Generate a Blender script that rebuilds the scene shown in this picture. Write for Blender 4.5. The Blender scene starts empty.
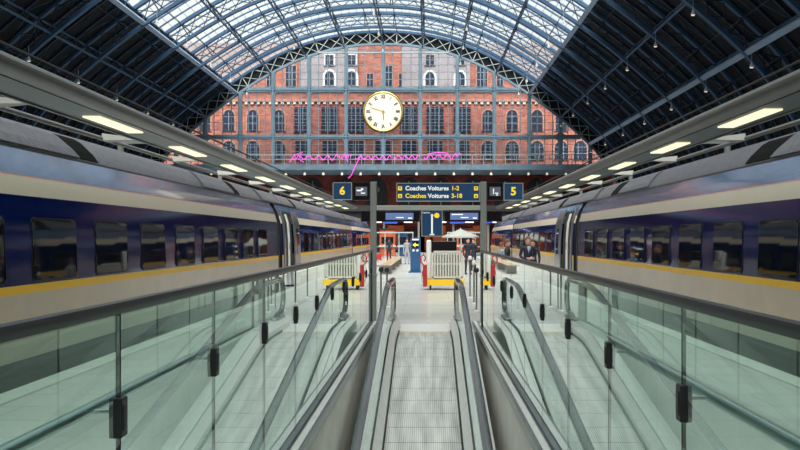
import bpy, math, random
from mathutils import Vector, Matrix
random.seed(7)
S = bpy.context.scene
COL = S.collection
PI = math.pi
V = Vector

# ------------------------------------------------------------------ materials
def mat(name, color, rough=.5, metal=0., spec=.5, var=0., vscale=3., coat=0., bump=0., bscale=20.):
    m = bpy.data.materials.new(name); m.use_nodes = True
    nt = m.node_tree; b = nt.nodes['Principled BSDF']
    b.inputs['Base Color'].default_value = (*color, 1)
    b.inputs['Roughness'].default_value = rough
    b.inputs['Metallic'].default_value = metal
    b.inputs['Specular IOR Level'].default_value = spec
    b.inputs['Coat Weight'].default_value = coat
    b.inputs['Coat Roughness'].default_value = .06
    if var > 0:
        tc = nt.nodes.new('ShaderNodeTexCoord')
        n = nt.nodes.new('ShaderNodeTexNoise'); n.inputs['Scale'].default_value = vscale; n.inputs['Detail'].default_value = 4
        nt.links.new(tc.outputs['Object'], n.inputs['Vector'])
        r = nt.nodes.new('ShaderNodeValToRGB')
        r.color_ramp.elements[0].position = .3; r.color_ramp.elements[1].position = .7
        r.color_ramp.elements[0].color = (*[max(0, c*(1-var)) for c in color], 1)
        r.color_ramp.elements[1].color = (*[min(1, c*(1+var)) for c in color], 1)
        nt.links.new(n.outputs['Fac'], r.inputs['Fac']); nt.links.new(r.outputs['Color'], b.inputs['Base Color'])
    if bump > 0:
        tc = nt.nodes.new('ShaderNodeTexCoord')
        n = nt.nodes.new('ShaderNodeTexNoise'); n.inputs['Scale'].default_value = bscale
        nt.links.new(tc.outputs['Object'], n.inputs['Vector'])
        bp = nt.nodes.new('ShaderNodeBump'); bp.inputs['Strength'].default_value = bump
        nt.links.new(n.outputs['Fac'], bp.inputs['Height']); nt.links.new(bp.outputs['Normal'], b.inputs['Normal'])
    return m

def emit(name, color, strength):
    m = bpy.data.materials.new(name); m.use_nodes = True
    b = m.node_tree.nodes['Principled BSDF']
    b.inputs['Base Color'].default_value = (*color, 1)
    b.inputs['Emission Color'].default_value = (*color, 1)
    b.inputs['Emission Strength'].default_value = strength
    return m

def glass_mat(name, tint, refl=1.0, rough=.0, dirt_haze=0., dirt_haze_col=(.8, .9, .9), ior=1.5):
    m = bpy.data.materials.new(name); m.use_nodes = True
    nt = m.node_tree; nt.nodes.clear()
    N = nt.nodes.new; L = nt.links.new
    out = N('ShaderNodeOutputMaterial'); tr = N('ShaderNodeBsdfTransparent'); gl = N('ShaderNodeBsdfGlossy')
    tr.inputs['Color'].default_value = (*tint, 1); gl.inputs['Roughness'].default_value = rough
    gl.inputs['Color'].default_value = (.93, 1, .98, 1)
    fr = N('ShaderNodeFresnel'); fr.inputs['IOR'].default_value = ior
    ge = N('ShaderNodeNewGeometry'); inv = N('ShaderNodeMath'); inv.operation = 'SUBTRACT'; inv.inputs[0].default_value = 1
    L(ge.outputs['Backfacing'], inv.inputs[1])
    mu = N('ShaderNodeMath'); mu.operation = 'MULTIPLY'; L(fr.outputs['Fac'], mu.inputs[0]); L(inv.outputs[0], mu.inputs[1])
    m2 = N('ShaderNodeMath'); m2.operation = 'MULTIPLY'; m2.use_clamp = True; L(mu.outputs[0], m2.inputs[0]); m2.inputs[1].default_value = refl
    base = tr.outputs[0]
    if dirt_haze > 0:
        di = N('ShaderNodeBsdfTranslucent'); di.inputs['Color'].default_value = (*dirt_haze_col, 1)
        mx = N('ShaderNodeMixShader'); 
        tc = N('ShaderNodeTexCoord'); n = N('ShaderNodeTexNoise'); n.inputs['Scale'].default_value = .55; n.inputs['Detail'].default_value = 6
        L(tc.outputs['Object'], n.inputs['Vector'])
        mr = N('ShaderNodeMapRange'); mr.inputs[1].default_value = .35; mr.inputs[2].default_value = .65
        mr.inputs[3].default_value = dirt_haze*.8; mr.inputs[4].default_value = min(1, dirt_haze*1.2)
        L(n.outputs['Fac'], mr.inputs[0]); L(mr.outputs[0], mx.inputs[0]); L(base, mx.inputs[1]); L(di.outputs[0], mx.inputs[2]); base = mx.outputs[0]
    mix = N('ShaderNodeMixShader'); L(m2.outputs[0], mix.inputs[0]); L(base, mix.inputs[1]); L(gl.outputs[0], mix.inputs[2])
    L(mix.outputs[0], out.inputs['Surface'])
    return m

def brick_mat(name, c1, c2, mortar, scale=1., w=.5, h=.25, ms=.02, rough=.85, axes='xz', var=.25, gloss=None, bumps=0.):
    m = bpy.data.materials.new(name); m.use_nodes = True
    nt = m.node_tree; b = nt.nodes['Principled BSDF']; N = nt.nodes.new; L = nt.links.new
    tc = N('ShaderNodeTexCoord'); sp = N('ShaderNodeSeparateXYZ'); cb = N('ShaderNodeCombineXYZ')
    L(tc.outputs['Object'], sp.inputs[0])
    L(sp.outputs[axes[0].upper()], cb.inputs['X']); L(sp.outputs[axes[1].upper()], cb.inputs['Y'])
    br = N('ShaderNodeTexBrick'); br.inputs['Scale'].default_value = scale
    br.inputs['Color1'].default_value = (*c1, 1); br.inputs['Color2'].default_value = (*c2, 1); br.inputs['Mortar'].default_value = (*mortar, 1)
    br.inputs['Brick Width'].default_value = w; br.inputs['Row Height'].default_value = h; br.inputs['Mortar Size'].default_value = ms
    if gloss == 'grid': br.offset = 0
    L(cb.outputs[0], br.inputs['Vector'])
    n = N('ShaderNodeTexNoise'); n.inputs['Scale'].default_value = .6; n.inputs['Detail'].default_value = 5
    L(tc.outputs['Object'], n.inputs['Vector'])
    mr = N('ShaderNodeMapRange'); mr.inputs[1].default_value = .3; mr.inputs[2].default_value = .7; mr.inputs[3].default_value = 1-var; mr.inputs[4].default_value = 1+var*.5
    L(n.outputs['Fac'], mr.inputs[0])
    mx = N('ShaderNodeMix'); mx.data_type = 'RGBA'; mx.blend_type = 'MULTIPLY'; mx.inputs[0].default_value = 1
    L(br.outputs['Color'], mx.inputs[6]); L(mr.outputs[0], mx.inputs[7]); L(mx.outputs[2], b.inputs['Base Color'])
    b.inputs['Roughness'].default_value = rough
    return m

M = {}
M['floor'] = brick_mat('platform_tiles', (.56, .575, .56), (.61, .62, .60), (.38, .39, .39), w=1.2, h=.6, ms=.008, rough=.24, axes='xy', var=.12)
M['floor2'] = mat('far_platform', (.30, .31, .31), .5, var=.15)
M['edge'] = mat('platform_edge_stone', (.62, .62, .58), .55, var=.08)
M['yellowpaint'] = mat('yellow_paint', (.85, .55, .04), .5)
M['ballast'] = mat('ballast', (.05, .05, .05), .95, var=.4, vscale=30)
M['steelblue'] = mat('painted_iron_blue', (.032, .088, .18), .45, var=.12, vscale=1.)
M['steellight'] = mat('painted_iron_pale', (.17, .26, .34), .45, var=.12, vscale=1.)
M['barpale'] = mat('pale_glazing_bar', (.19, .25, .32), .5)
M['steelwhite'] = mat('painted_iron_white', (.42, .47, .49), .5)
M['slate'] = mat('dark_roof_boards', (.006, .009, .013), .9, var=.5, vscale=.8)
M['black'] = mat('black_rubber', (.012, .012, .014), .55)
M['blackgloss'] = mat('black_glossy', (.01, .011, .014), .12)
M['roofglass'] = glass_mat('roof_glass', (.80, .84, .84), refl=.3, dirt_haze=.60, dirt_haze_col=(.16, .175, .175))
M['screenglass'] = glass_mat('screen_glass', (.86, .90, .94), refl=.4, dirt_haze=.035, dirt_haze_col=(.4, .45, .52))  # slight translucent mix puts a bluish haze into the glass itself
M['girderlit'] = mat('lit_iron_girder', (.27, .38, .54), .4, var=.08, vscale=1.)  # paler copy of the blue iron, light on the chords put into its colour
M['ventblack'] = mat('vent_black', (.012, .012, .013), .95, spec=.1)
M['steelshade'] = mat('shaded_iron_blue', (.009, .022, .046), .5, var=.2, vscale=1.)  # same blue iron darkened, shade of the roof slopes painted in
M['glass'] = glass_mat('balustrade_glass', (.775, .895, .86), refl=1.9, ior=1.5)
M['glassedge'] = glass_mat('clear_glass', (.95, .98, .97), refl=.45)
M['stainless'] = mat('brushed_stainless', (.84, .83, .81), .42, metal=.35, var=.05, vscale=8)
M['stainlessdark'] = mat('dark_stainless', (.34, .36, .36), .3, metal=1.)
M['railgrey'] = mat('grey_capping_rail', (.075, .08, .085), .3, metal=.4)
M['tube'] = mat('brushed_tube', (.50, .58, .58), .28, metal=.9)
M['clamp'] = mat('black_clamp', (.03, .032, .035), .35, metal=.3)
M['handrail'] = mat('black_handrail_rubber', (.05, .05, .055), .18, coat=.6)
M['stone'] = mat('beige_cladding', (.90, .87, .80), .5, var=.1, vscale=2.)
M['pillar'] = mat('grey_painted_pillar', (.28, .30, .29), .4, metal=.3)
M['beam'] = mat('light_grey_beam', (.42, .43, .40), .45)
M['canopy'] = mat('canopy_grey', (.19, .19, .175), .35, var=.06)
M['canopypanel'] = mat('canopy_teal_panel', (.022, .085, .10), .35)
M['canopypale'] = mat('canopy_bracket_pale', (.55, .55, .52), .5)
M['tlight'] = emit('canopy_tube_light', (1., .92, .62), 0.396)
M['t_cream'] = mat('train_warm_grey', (.50, .41, .31), .28, spec=.4, coat=.1, var=.08, vscale=1.5)
M['t_white'] = mat('train_cream_band', (.70, .63, .50), .3, coat=.05)
M['t_yellow'] = mat('train_yellow_stripe', (.82, .46, .01), .4)
M['t_navy'] = mat('train_navy', (.0025, .010, .075), .12, spec=.2)
M['t_blue'] = mat('train_silver_blue', (.15, .22, .38), .16, metal=.5, coat=.3, var=.3, vscale=.9)
M['t_pink'] = mat('train_coral_pinstripe', (.62, .28, .24), .4)
M['t_roof'] = mat('train_roof_grey', (.16, .155, .175), .42, metal=.3, var=.22, vscale=9)
M['t_under'] = mat('train_underframe', (.03, .03, .035), .7)
M['t_glass'] = mat('train_window_glass', (.004, .006, .009), .04, spec=.3)
M['t_frame'] = mat('train_window_rubber', (.01, .01, .012), .5)
M['t_door'] = mat('train_door_grey', (.17, .18, .20), .28, metal=.4, coat=.4)
M['t_seat'] = mat('seat_cloth', (.35, .36, .38), .8)
M['white'] = mat('white_paint', (.80, .80, .77), .45)
M['signblue'] = mat('sign_blue', (.02, .075, .19), .35)
M['signyellow'] = emit('sign_yellow', (1., .68, .05), 0.158)
M['signwhite'] = emit('sign_white', (.95, .95, .92), 0.144)
M['display'] = emit('display_blue', (.10, .15, .33), 0.288)
M['displaytext'] = emit('display_text', (.8, .85, .9), 0.288)
M['displaydim'] = emit('display_dim', (.10, .11, .14), 0.144)
M['neon'] = emit('pink_neon', (.80, .07, .62), 0.360)
M['gold'] = mat('gilt', (.72, .50, .16), .35, metal=.7)
M['clockface'] = emit('brightened_clock_face', (.82, .77, .62), 0.144)  # glow added to brighten the dial
M['brick'] = brick_mat('hotel_brick', (.14, .034, .024), (.27, .072, .034), (.14, .075, .05), scale=1., w=.9, h=.3, ms=.02, var=.35)
M['brickdark'] = brick_mat('undercroft_brick', (.20, .035, .03), (.26, .05, .04), (.12, .04, .035), scale=1., w=.9, h=.3, ms=.02, var=.4)
M['hotelstone'] = mat('hotel_stone', (.20, .09, .055), .7, var=.25)
M['hotelpale'] = mat('hotel_pale_stone', (.28, .22, .18), .7, var=.2)
M['hotelwhite'] = mat('hotel_white_stone', (.30, .31, .31), .7)
M['hotelgrey'] = mat('hotel_grey_render', (.14, .12, .12), .8, var=.2, vscale=.6)
M['pane'] = mat('hotel_window_pane', (.008, .013, .022), .3, spec=.2)
M['sash'] = mat('hotel_sash', (.09, .11, .14), .5)
M['orange'] = mat('orange_panel', (.72, .14, .04), .5)
M['red'] = mat('red_rubber', (.42, .02, .022), .5)
M['cartyellow'] = mat('cart_yellow', (.90, .55, .02), .45)
M['cream'] = mat('cream_slats', (.60, .58, .51), .5)
M['wood'] = mat('pale_wood', (.48, .33, .22), .55, var=.15, vscale=8)
M['canvas'] = mat('parasol_canvas', (.36, .37, .35), .8)
M['suit'] = mat('navy_suit', (.012, .016, .035), .75)
M['skin'] = mat('skin', (.60, .33, .24), .5)
M['hair'] = mat('brown_hair', (.16, .05, .025), .6)
M['hairdark'] = mat('dark_hair', (.03, .02, .015), .6)
M['shirt'] = mat('white_shirt', (.75, .78, .82), .6)
M['greycloth'] = mat('grey_cloth', (.30, .31, .34), .8)
M['lampwhite'] = emit('lamp_shade_white', (1., .93, .80), 0.216)
M['shoplight'] = emit('shop_light', (1., .95, .85), 1.152)
M['shopblue'] = emit('shop_sign_blue', (.03, .08, .45), 0.216)
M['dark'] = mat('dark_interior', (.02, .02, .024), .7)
M['concrete'] = mat('concrete', (.33, .33, .31), .8, var=.15)

# pallet material: fine grooves running along the travelator
def pallet_mat():
    m = bpy.data.materials.new('grooved_pallets'); m.use_nodes = True
    nt = m.node_tree; b = nt.nodes['Principled BSDF']; N = nt.nodes.new; L = nt.links.new
    tc = N('ShaderNodeTexCoord'); sp = N('ShaderNodeSeparateXYZ'); L(tc.outputs['Object'], sp.inputs[0])
    w = N('ShaderNodeMath'); w.operation = 'MULTIPLY'; w.inputs[1].default_value = 2*PI/.026; L(sp.outputs['X'], w.inputs[0])
    s = N('ShaderNodeMath'); s.operation = 'SINE'; L(w.outputs[0], s.inputs[0])
    n = N('ShaderNodeTexNoise'); n.inputs['Scale'].default_value = 1.; n.inputs['Detail'].default_value = 5
    mp = N('ShaderNodeMapping'); mp.inputs['Scale'].default_value = (9, 1.2, 1); L(tc.outputs['Object'], mp.inputs[0]); L(mp.outputs[0], n.inputs['Vector'])
    ad = N('ShaderNodeMath'); ad.operation = 'MULTIPLY_ADD'; L(s.outputs[0], ad.inputs[0]); ad.inputs[1].default_value = .16; L(n.outputs['Fac'], ad.inputs[2])
    r = N('ShaderNodeValToRGB'); r.color_ramp.elements[0].position = .25; r.color_ramp.elements[1].position = .75
    r.color_ramp.elements[0].color = (.34, .34, .34, 1); r.color_ramp.elements[1].color = (.72, .71, .69, 1)
    L(ad.outputs[0], r.inputs['Fac']); L(r.outputs['Color'], b.inputs['Base Color'])
    b.inputs['Metallic'].default_value = .25; b.inputs['Roughness'].default_value = .5
    return m
M['pallet'] = pallet_mat()

# ------------------------------------------------------------------ mesh builder
class MB:
    def __init__(s): s.v = []; s.f = []; s.m = []
    def add(s, vs, fs, mi=0):
        o = len(s.v); s.v += [tuple(v) for v in vs]; s.f += [tuple(i+o for i in f) for f in fs]
        s.m += [mi]*len(fs)
    def box(s, x0, x1, y0, y1, z0, z1, mi=0):
        if x0 > x1: x0, x1 = x1, x0
        if y0 > y1: y0, y1 = y1, y0
        if z0 > z1: z0, z1 = z1, z0
        s.add([(x0,y0,z0),(x1,y0,z0),(x1,y1,z0),(x0,y1,z0),(x0,y0,z1),(x1,y0,z1),(x1,y1,z1),(x0,y1,z1)],
              [(0,3,2,1),(4,5,6,7),(0,1,5,4),(1,2,6,5),(2,3,7,6),(3,0,4,7)], mi)
    def bar(s, a, b, w, h=None, up=(0,0,1), mi=0):
        a, b = V(a), V(b); h = h or w; d = (b-a)
        if d.length < 1e-6: return
        d.normalize(); u = V(up)
        if abs(d.dot(u)) > .98: u = V((0,1,0)) if abs(d.y) < .9 else V((1,0,0))
        r = d.cross(u).normalized(); u = r.cross(d).normalized()
        r *= w/2; u *= h/2
        vs = [a-r-u, a+r-u, a+r+u, a-r+u, b-r-u, b+r-u, b+r+u, b-r+u]
        s.add(vs, [(0,1,2,3),(7,6,5,4),(0,4,5,1),(1,5,6,2),(2,6,7,3),(3,7,4,0)], mi)
    def tube(s, pts, r, n=8, mi=0, cap=True):
        pts = [V(p) for p in pts]; rings = []
        pu = None
        for i, p in enumerate(pts):
            d = (pts[min(i+1, len(pts)-1)] - pts[max(i-1, 0)]).normalized()
            if pu is None:
                u = V((0,0,1)) if abs(d.z) < .9 else V((1,0,0))
            else: u = pu
            a = d.cross(u).normalized(); u = a.cross(d).normalized(); pu = u
            rr = r[i] if isinstance(r, (list, tuple)) else r
            rings.append([p + a*math.cos(2*PI*k/n)*rr + u*math.sin(2*PI*k/n)*rr for k in range(n)])
        vs = [v for ring in rings for v in ring]; fs = []
        for i in range(len(rings)-1):
            for k in range(n):
                fs.append((i*n+k, i*n+(k+1)%n, (i+1)*n+(k+1)%n, (i+1)*n+k))
        if cap: fs.append(tuple(range(n-1, -1, -1))); fs.append(tuple((len(rings)-1)*n+k for k in range(n)))
        s.add(vs, fs, mi)
    def lathe(s, prof, c=(0,0,0), n=24, mi=0, axis='z'):
        vs = []; fs = []
        for (r, h) in prof:
            for k in range(n):
                a = 2*PI*k/n; x, y = r*math.cos(a), r*math.sin(a)
                if axis == 'z': vs.append((c[0]+x, c[1]+y, c[2]+h))
                elif axis == 'y': vs.append((c[0]+x, c[1]+h, c[2]+y))
                else: vs.append((c[0]+h, c[1]+x, c[2]+y))
        for i in range(len(prof)-1):
            for k in range(n):
                fs.append((i*n+k, i*n+(k+1)%n, (i+1)*n+(k+1)%n, (i+1)*n+k))
        fs.append(tuple(range(n-1, -1, -1))); fs.append(tuple((len(prof)-1)*n+k for k in range(n)))
        s.add(vs, fs, mi)
    def prism(s, poly, y0, y1, mi=0, plane='xz'):
        n = len(poly)
        def P(p, y): return (p[0], y, p[1]) if plane == 'xz' else ((y, p[0], p[1]) if plane == 'yz' else (p[0], p[1], y))
        vs = [P(p, y0) for p in poly] + [P(p, y1) for p in poly]
        fs = [tuple(range(n)), tuple(range(2*n-1, n-1, -1))] + [(i, i+n, (i+1) % n+n, (i+1) % n) for i in range(n)]
        s.add(vs, fs, mi)
    def sweep(s, prof, path, mi=0, closed=True):
        """prof: closed (x, z) outline; path: list of (x, y, z) offsets along mostly y; profile stays in xz"""
        n = len(prof); vs = []; fs = []
        for p in path: vs += [(p[0]+q[0], p[1], p[2]+q[1]) for q in prof]
        for i in range(len(path)-1):
            for k in range(n): fs.append((i*n+k, i*n+(k+1)%n, (i+1)*n+(k+1)%n, (i+1)*n+k))
        fs.append(tuple(range(n-1, -1, -1))); fs.append(tuple((len(path)-1)*n+k for k in range(n)))
        s.add(vs, fs, mi)
    def build(s, name, mats, parent=None, bevel=0, smooth=False, fix=True):
        me = bpy.data.meshes.new(name); me.from_pydata(s.v, [], s.f); 
        if not isinstance(mats, (list, tuple)): mats = [mats]
        for m in mats: me.materials.append(M[m] if isinstance(m, str) else m)
        for p, i in zip(me.polygons, s.m): p.material_index = i
        if fix:
            import bmesh
            bm = bmesh.new(); bm.from_mesh(me); bmesh.ops.recalc_face_normals(bm, faces=bm.faces); bm.to_mesh(me); bm.free()
        if smooth:
            for p in me.polygons: p.use_smooth = True
            me.set_sharp_from_angle(angle=math.radians(35))
        me.update()
        o = bpy.data.objects.new(name, me); COL.objects.link(o)
        if parent:
            o.parent = parent
            pl = V(parent.location)
            if parent.parent: pl = pl + V(parent.parent.location)
            # geometry given in world coordinates: keep it there
            o.matrix_parent_inverse = Matrix.Identity(4)
            o.location = (0, 0, 0)
        if bevel:
            b = o.modifiers.new('bevel', 'BEVEL'); b.width = bevel; b.segments = 2; b.limit_method = 'ANGLE'
        return o

def tag(o, label=None, cat=None, group=None, kind=None):
    if label: o['label'] = label
    if cat: o['category'] = cat
    if group: o['group'] = group
    if kind: o['kind'] = kind
    return o
def thing(name, label, cat, loc=(0,0,0), rz=0, group=None):
    o = bpy.data.objects.new(name, None); COL.objects.link(o); o.empty_display_size = .2
    o.location = loc; o.rotation_euler = (0,0,rz)
    return tag(o, label, cat, group)
def copy_tree(o, parent=None):
    c = o.copy(); COL.objects.link(c)
    if parent is not None: c.parent = parent
    for ch in list(o.children): copy_tree(ch, c)
    return c
def struct(o): o['kind'] = 'structure'; return o
def text_mesh(name, s, size, m, parent, loc, rot=(PI/2, 0, 0), align='CENTER', ext=.004, bold=0.):
    cu = bpy.data.curves.new(name, 'FONT'); cu.body = s; cu.size = size; cu.align_x = align; cu.align_y = 'CENTER'
    cu.extrude = ext; cu.offset = bold; cu.resolution_u = 3
    t = bpy.data.objects.new(name+'_tmp', cu); COL.objects.link(t)
    bpy.context.view_layer.update()
    dg = bpy.context.evaluated_depsgraph_get()
    me = bpy.data.meshes.new_from_object(t.evaluated_get(dg)); bpy.data.objects.remove(t)
    me.materials.clear(); me.materials.append(M[m])
    o = bpy.data.objects.new(name, me); COL.objects.link(o); o.parent = parent; o.location = loc; o.rotation_euler = rot
    return o
ORD = ['first', 'second', 'third', 'fourth', 'fifth', 'sixth', 'seventh', 'eighth', 'ninth', 'tenth', 'eleventh', 'twelfth',
       'thirteenth', 'fourteenth', 'fifteenth', 'sixteenth', 'seventeenth', 'eighteenth', 'nineteenth', 'twentieth', 'twenty-first', 'twenty-second', 'twenty-third', 'twenty-fourth', 'twenty-fifth', 'twenty-sixth']

# ------------------------------------------------------------------ camera, world
F, E = 750., 1.75
cam = bpy.data.cameras.new('camera'); co = bpy.data.objects.new('camera', cam); COL.objects.link(co)
co.location = (0, 0, E); co.rotation_euler = (PI/2, 0, 0)
cam.lens = 36*F/800; cam.sensor_width = 36; cam.shift_x = -28/800; cam.shift_y = 13/800; cam.clip_end = 500
S.camera = co
S.view_settings.view_transform = 'Standard'; S.view_settings.look = 'None'; S.view_settings.gamma = 1; S.view_settings.exposure = 1.33
S.view_settings.use_curve_mapping = False
try:
    S.cycles.max_bounces = 10; S.cycles.transparent_max_bounces = 32; S.cycles.diffuse_bounces = 4; S.cycles.glossy_bounces = 4
    S.cycles.use_denoising = True; S.cycles.sample_clamp_indirect = 4; S.cycles.caustics_reflective = False; S.cycles.caustics_refractive = False
except Exception: pass

w = bpy.data.worlds.new('overcast_sky'); S.world = w; w.use_nodes = True
nt = w.node_tree; bg = nt.nodes['Background']
tc = nt.nodes.new('ShaderNodeTexCoord'); ns = nt.nodes.new('ShaderNodeTexNoise'); ns.inputs['Scale'].default_value = 3; ns.inputs['Detail'].default_value = 5
nt.links.new(tc.outputs['Generated'], ns.inputs['Vector'])
cr = nt.nodes.new('ShaderNodeValToRGB'); cr.color_ramp.elements[0].position = .35; cr.color_ramp.elements[1].position = .65
cr.color_ramp.elements[0].color = (.72, .80, .86, 1); cr.color_ramp.elements[1].color = (1., 1., 1., 1)
nt.links.new(ns.outputs['Fac'], cr.inputs['Fac']); nt.links.new(cr.outputs['Color'], bg.inputs['Color'])
bg.inputs['Strength'].default_value = .62
sd = bpy.data.lights.new('hazy_sun', 'SUN'); sd.energy = 10.5; sd.angle = math.radians(50); sd.color = (1., .95, .87)
so = bpy.data.objects.new('hazy_sun', sd); COL.objects.link(so)
so.rotation_euler = (math.radians(32), 0, 0)   # shines down and towards +y (the hotel front)
so.location = (0, -20, 60)

# ------------------------------------------------------------------ floor, tracks
X0 = -.06                  # centre line of the travelator
GL, GR = X0-1.10, X0+1.10  # planes of the glass balustrades
PL, PR = -4.80, 4.66       # platform edges
VN, VF = .9, 13.97         # void, near and far end
AX, DEND = -6.5, 109.      # axis and end of the train shed
b = MB()
b.box(PL+.3, GL+.11, VN, VF, -.3, 0); b.box(GR-.11, PR-.3, VN, VF, -.3, 0)
b.box(PL+.3, PR-.3, VF, 84, -.3, 0); b.box(PL+.3, PR-.3, -14, VN, -.3, 0)
struct(b.build('floor', 'floor'))
b = MB(); b.box(-46, 32, 84, 122, -.3, 0); struct(b.build('floor', 'floor'))
for s, x in ((-1, PL), (1, PR)):
    b = MB(); b.box(x, x-s*.3, -14, 84, -.3, 0, 0); b.box(x-s*.30, x-s*.34, -14, 84, 0, .004, 2); b.box(x, x-s*.12, -14, 84, -1.4, -.3, 2)
    struct(b.build('trim_left' if s < 0 else 'trim_right', ['edge', 'yellowpaint', 'concrete']))
    b = MB(); b.box(x-s*.1, x+s*3.6, -14, 84, -1.5, -1.2); struct(b.build('track_bed', 'ballast'))
    b = MB(); lim = -45 if s < 0 else 31
    b.box(x+s*3.6, lim, -14, 84, -1.4, 0); struct(b.build('side_platform', 'floor2'))
    b = MB()
    for k in (.75, 2.19): b.box(x+s*k, x+s*(k+.07), -14, 83.5, -1.2, -1.05)
    tag(b.build('track_rails', 'stainlessdark'), 'pair of steel rails under the %s train' % ('left' if s < 0 else 'right'), 'rails')
    b = MB(); b.box(x+s*.2, x+s*3.2, 83.7, 84, -1.2, .5, 0)

# ------------------------------------------------------------------ travelator
def zt(y):       # height of the pallets
    ys, bl = 12.6, .5; s = .2126
    if y >= ys+bl: return 0.
    if y <= ys-bl: return -s*(ys-y)
    t = (ys+bl-y)/(2*bl); return -s*bl*t*t
YS = [-4+.2*i for i in range(int((VF+4)/.2)+1)] + [VF]
YS = sorted(set(round(y, 3) for y in YS))
tv = thing('travelator', 'inclined moving walkway rising to the platform between its two glass balustrades', 'moving walkway', (X0, VF, 0))
tv.location = (0, 0, 0); tv.location = (X0, 0, 0)
# pallets
b = MB(); y = VF-.05; k = 0
while y > -4:
    y1 = y-.40
    b.add([(-.465, y, zt(y)), (.465, y, zt(y)), (.465, y1+.018, zt(y1)), (-.465, y1+.018, zt(y1)), (-.465, y, zt(y)-.06), (.465, y, zt(y)-.06), (.465, y1+.018, zt(y1)-.06), (-.465, y1+.018, zt(y1)-.06)],
          [(0,1,2,3),(4,7,6,5),(0,4,5,1),(1,5,6,2),(2,6,7,3),(3,7,4,0)], 0)
    y = y1
b.box(-.47, .47, -4, -3.9, -5, -4)
pal = b.build('pallet_band', 'pallet', tv)
b = MB(); b.sweep([(-.5,-.12),(.5,-.12),(.5,-.07),(-.5,-.07)], [(0, y, zt(y)) for y in YS]); b.build('truss_casing', 'black', tv)
b = MB(); b.box(-.47, .47, VF-.05, VF+.0, -.03, .006, 0); b.box(-.60, .60, VF, VF+1.25, -.02, .008, 1)
b.build('comb_plate', ['yellowpaint', 'stainless'], tv)
def arcpath(x, r0, z_c, yend, n=10):
    return [(x, yend+r0*math.sin(PI*k/n), z_c+r0*math.cos(PI*k/n)) for k in range(n+1)]
for s in (-1, 1):
    bal = MB()   # skirt + inner deck
    bal.sweep([(s*.485, -.1), (s*.50, -.1), (s*.50, .10), (s*.575, .19), (s*.575, .21), (s*.485, .115)], [(0, y, zt(y)) for y in YS+[VF+.5, VF+.8]])
    bal.build('skirt_panel', 'stainless', tv)
    bal = MB(); bal.sweep([(s*.466, -.06), (s*.484, -.06), (s*.484, .035), (s*.466, .035)], [(0, y, zt(y)) for y in YS]); bal.build('brush_strip', 'black', tv)
    bal = MB()   # outer deck and side
    bal.sweep([(s*.61, .18), (s*.66, .20), (s*.73, .20), (s*.73, .17), (s*.84, .15), (s*.84, -.5), (s*.82, -.5), (s*.82, .13), (s*.61, .16)], [(0, y, zt(y)) for y in YS+[VF+.5, VF+.75]])
    bal.build('outer_deck', 'stainless', tv)
    # glass panels between the decks
    edges = [VF+.95-.0 - 1.5*i for i in range(12)]
    for i in range(11):
        ya, yb = edges[i+1]+.006, edges[i]
        ys = [ya] + [y for y in YS if ya < y < yb] + [yb]
        if i == 0: ys = [y for y in ys if y <= VF+.80] + [VF+.55, VF+.7, VF+.85]; ys = sorted(set(ys))
        g = MB(); vs = []; fs = []
        for y in ys:
            top = .93
            if y > VF+.5: top = .62+.31*math.sqrt(max(0, 1-((y-VF-.5)/.36)**2))
            for xx in (.587, .599): vs += [(s*xx, y, zt(y)+.17), (s*xx, y, zt(y)+top)]
        for q in range(len(ys)-1):
            o = q*4; fs += [(o, o+4, o+5, o+1), (o+2, o+3, o+7, o+6), (o+1, o+5, o+7, o+3), (o, o+2, o+6, o+4)]
        o = (len(ys)-1)*4; fs += [(0, 1, 3, 2), (o, o+2, o+3, o+1)]
        g.add(vs, fs); g.build('glass_panel', 'glassedge', tv)
    h = MB()
    path = [(s*.62, y, zt(y)+.96) for y in YS if y < VF+.4] + arcpath(s*.62, .33, .63, VF+.55) + [(s*.62, VF+.4, .31), (s*.62, VF+.15, .22)]
    n = 8; rings = []
    pts = [V(p) for p in path]
    vs = []; fs = []
    for i, p in enumerate(pts):
        d = (pts[min(i+1, len(pts)-1)]-pts[max(i-1, 0)]).normalized(); a = V((1,0,0)); u = a.cross(d).normalized()
        for q in range(n):
            an = 2*PI*q/n + PI/8; vs.append(p + a*math.cos(an)*.052 + u*math.sin(an)*.030)
    for i in range(len(pts)-1):
        for q in range(n): fs.append((i*n+q, i*n+(q+1)%n, (i+1)*n+(q+1)%n, (i+1)*n+q))
    fs.append(tuple(range(n-1,-1,-1))); fs.append(tuple((len(pts)-1)*n+q for q in range(n)))
    h.add(vs, fs); h.build('handrail', 'handrail', tv, smooth=True)
    h = MB(); h.sweep([(s*.583, .905), (s*.603, .905), (s*.603, .935), (s*.583, .935)], [(0, y, zt(y)) for y in YS+[VF+.5]]); h.build('handrail_guide', 'stainless', tv)
    c = MB(); c.box(s*.56, s*.70, VF+.05, VF+.78, .012, .26); c.build('handrail_inlet', 'stainlessdark', tv, bevel=.03)
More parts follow.
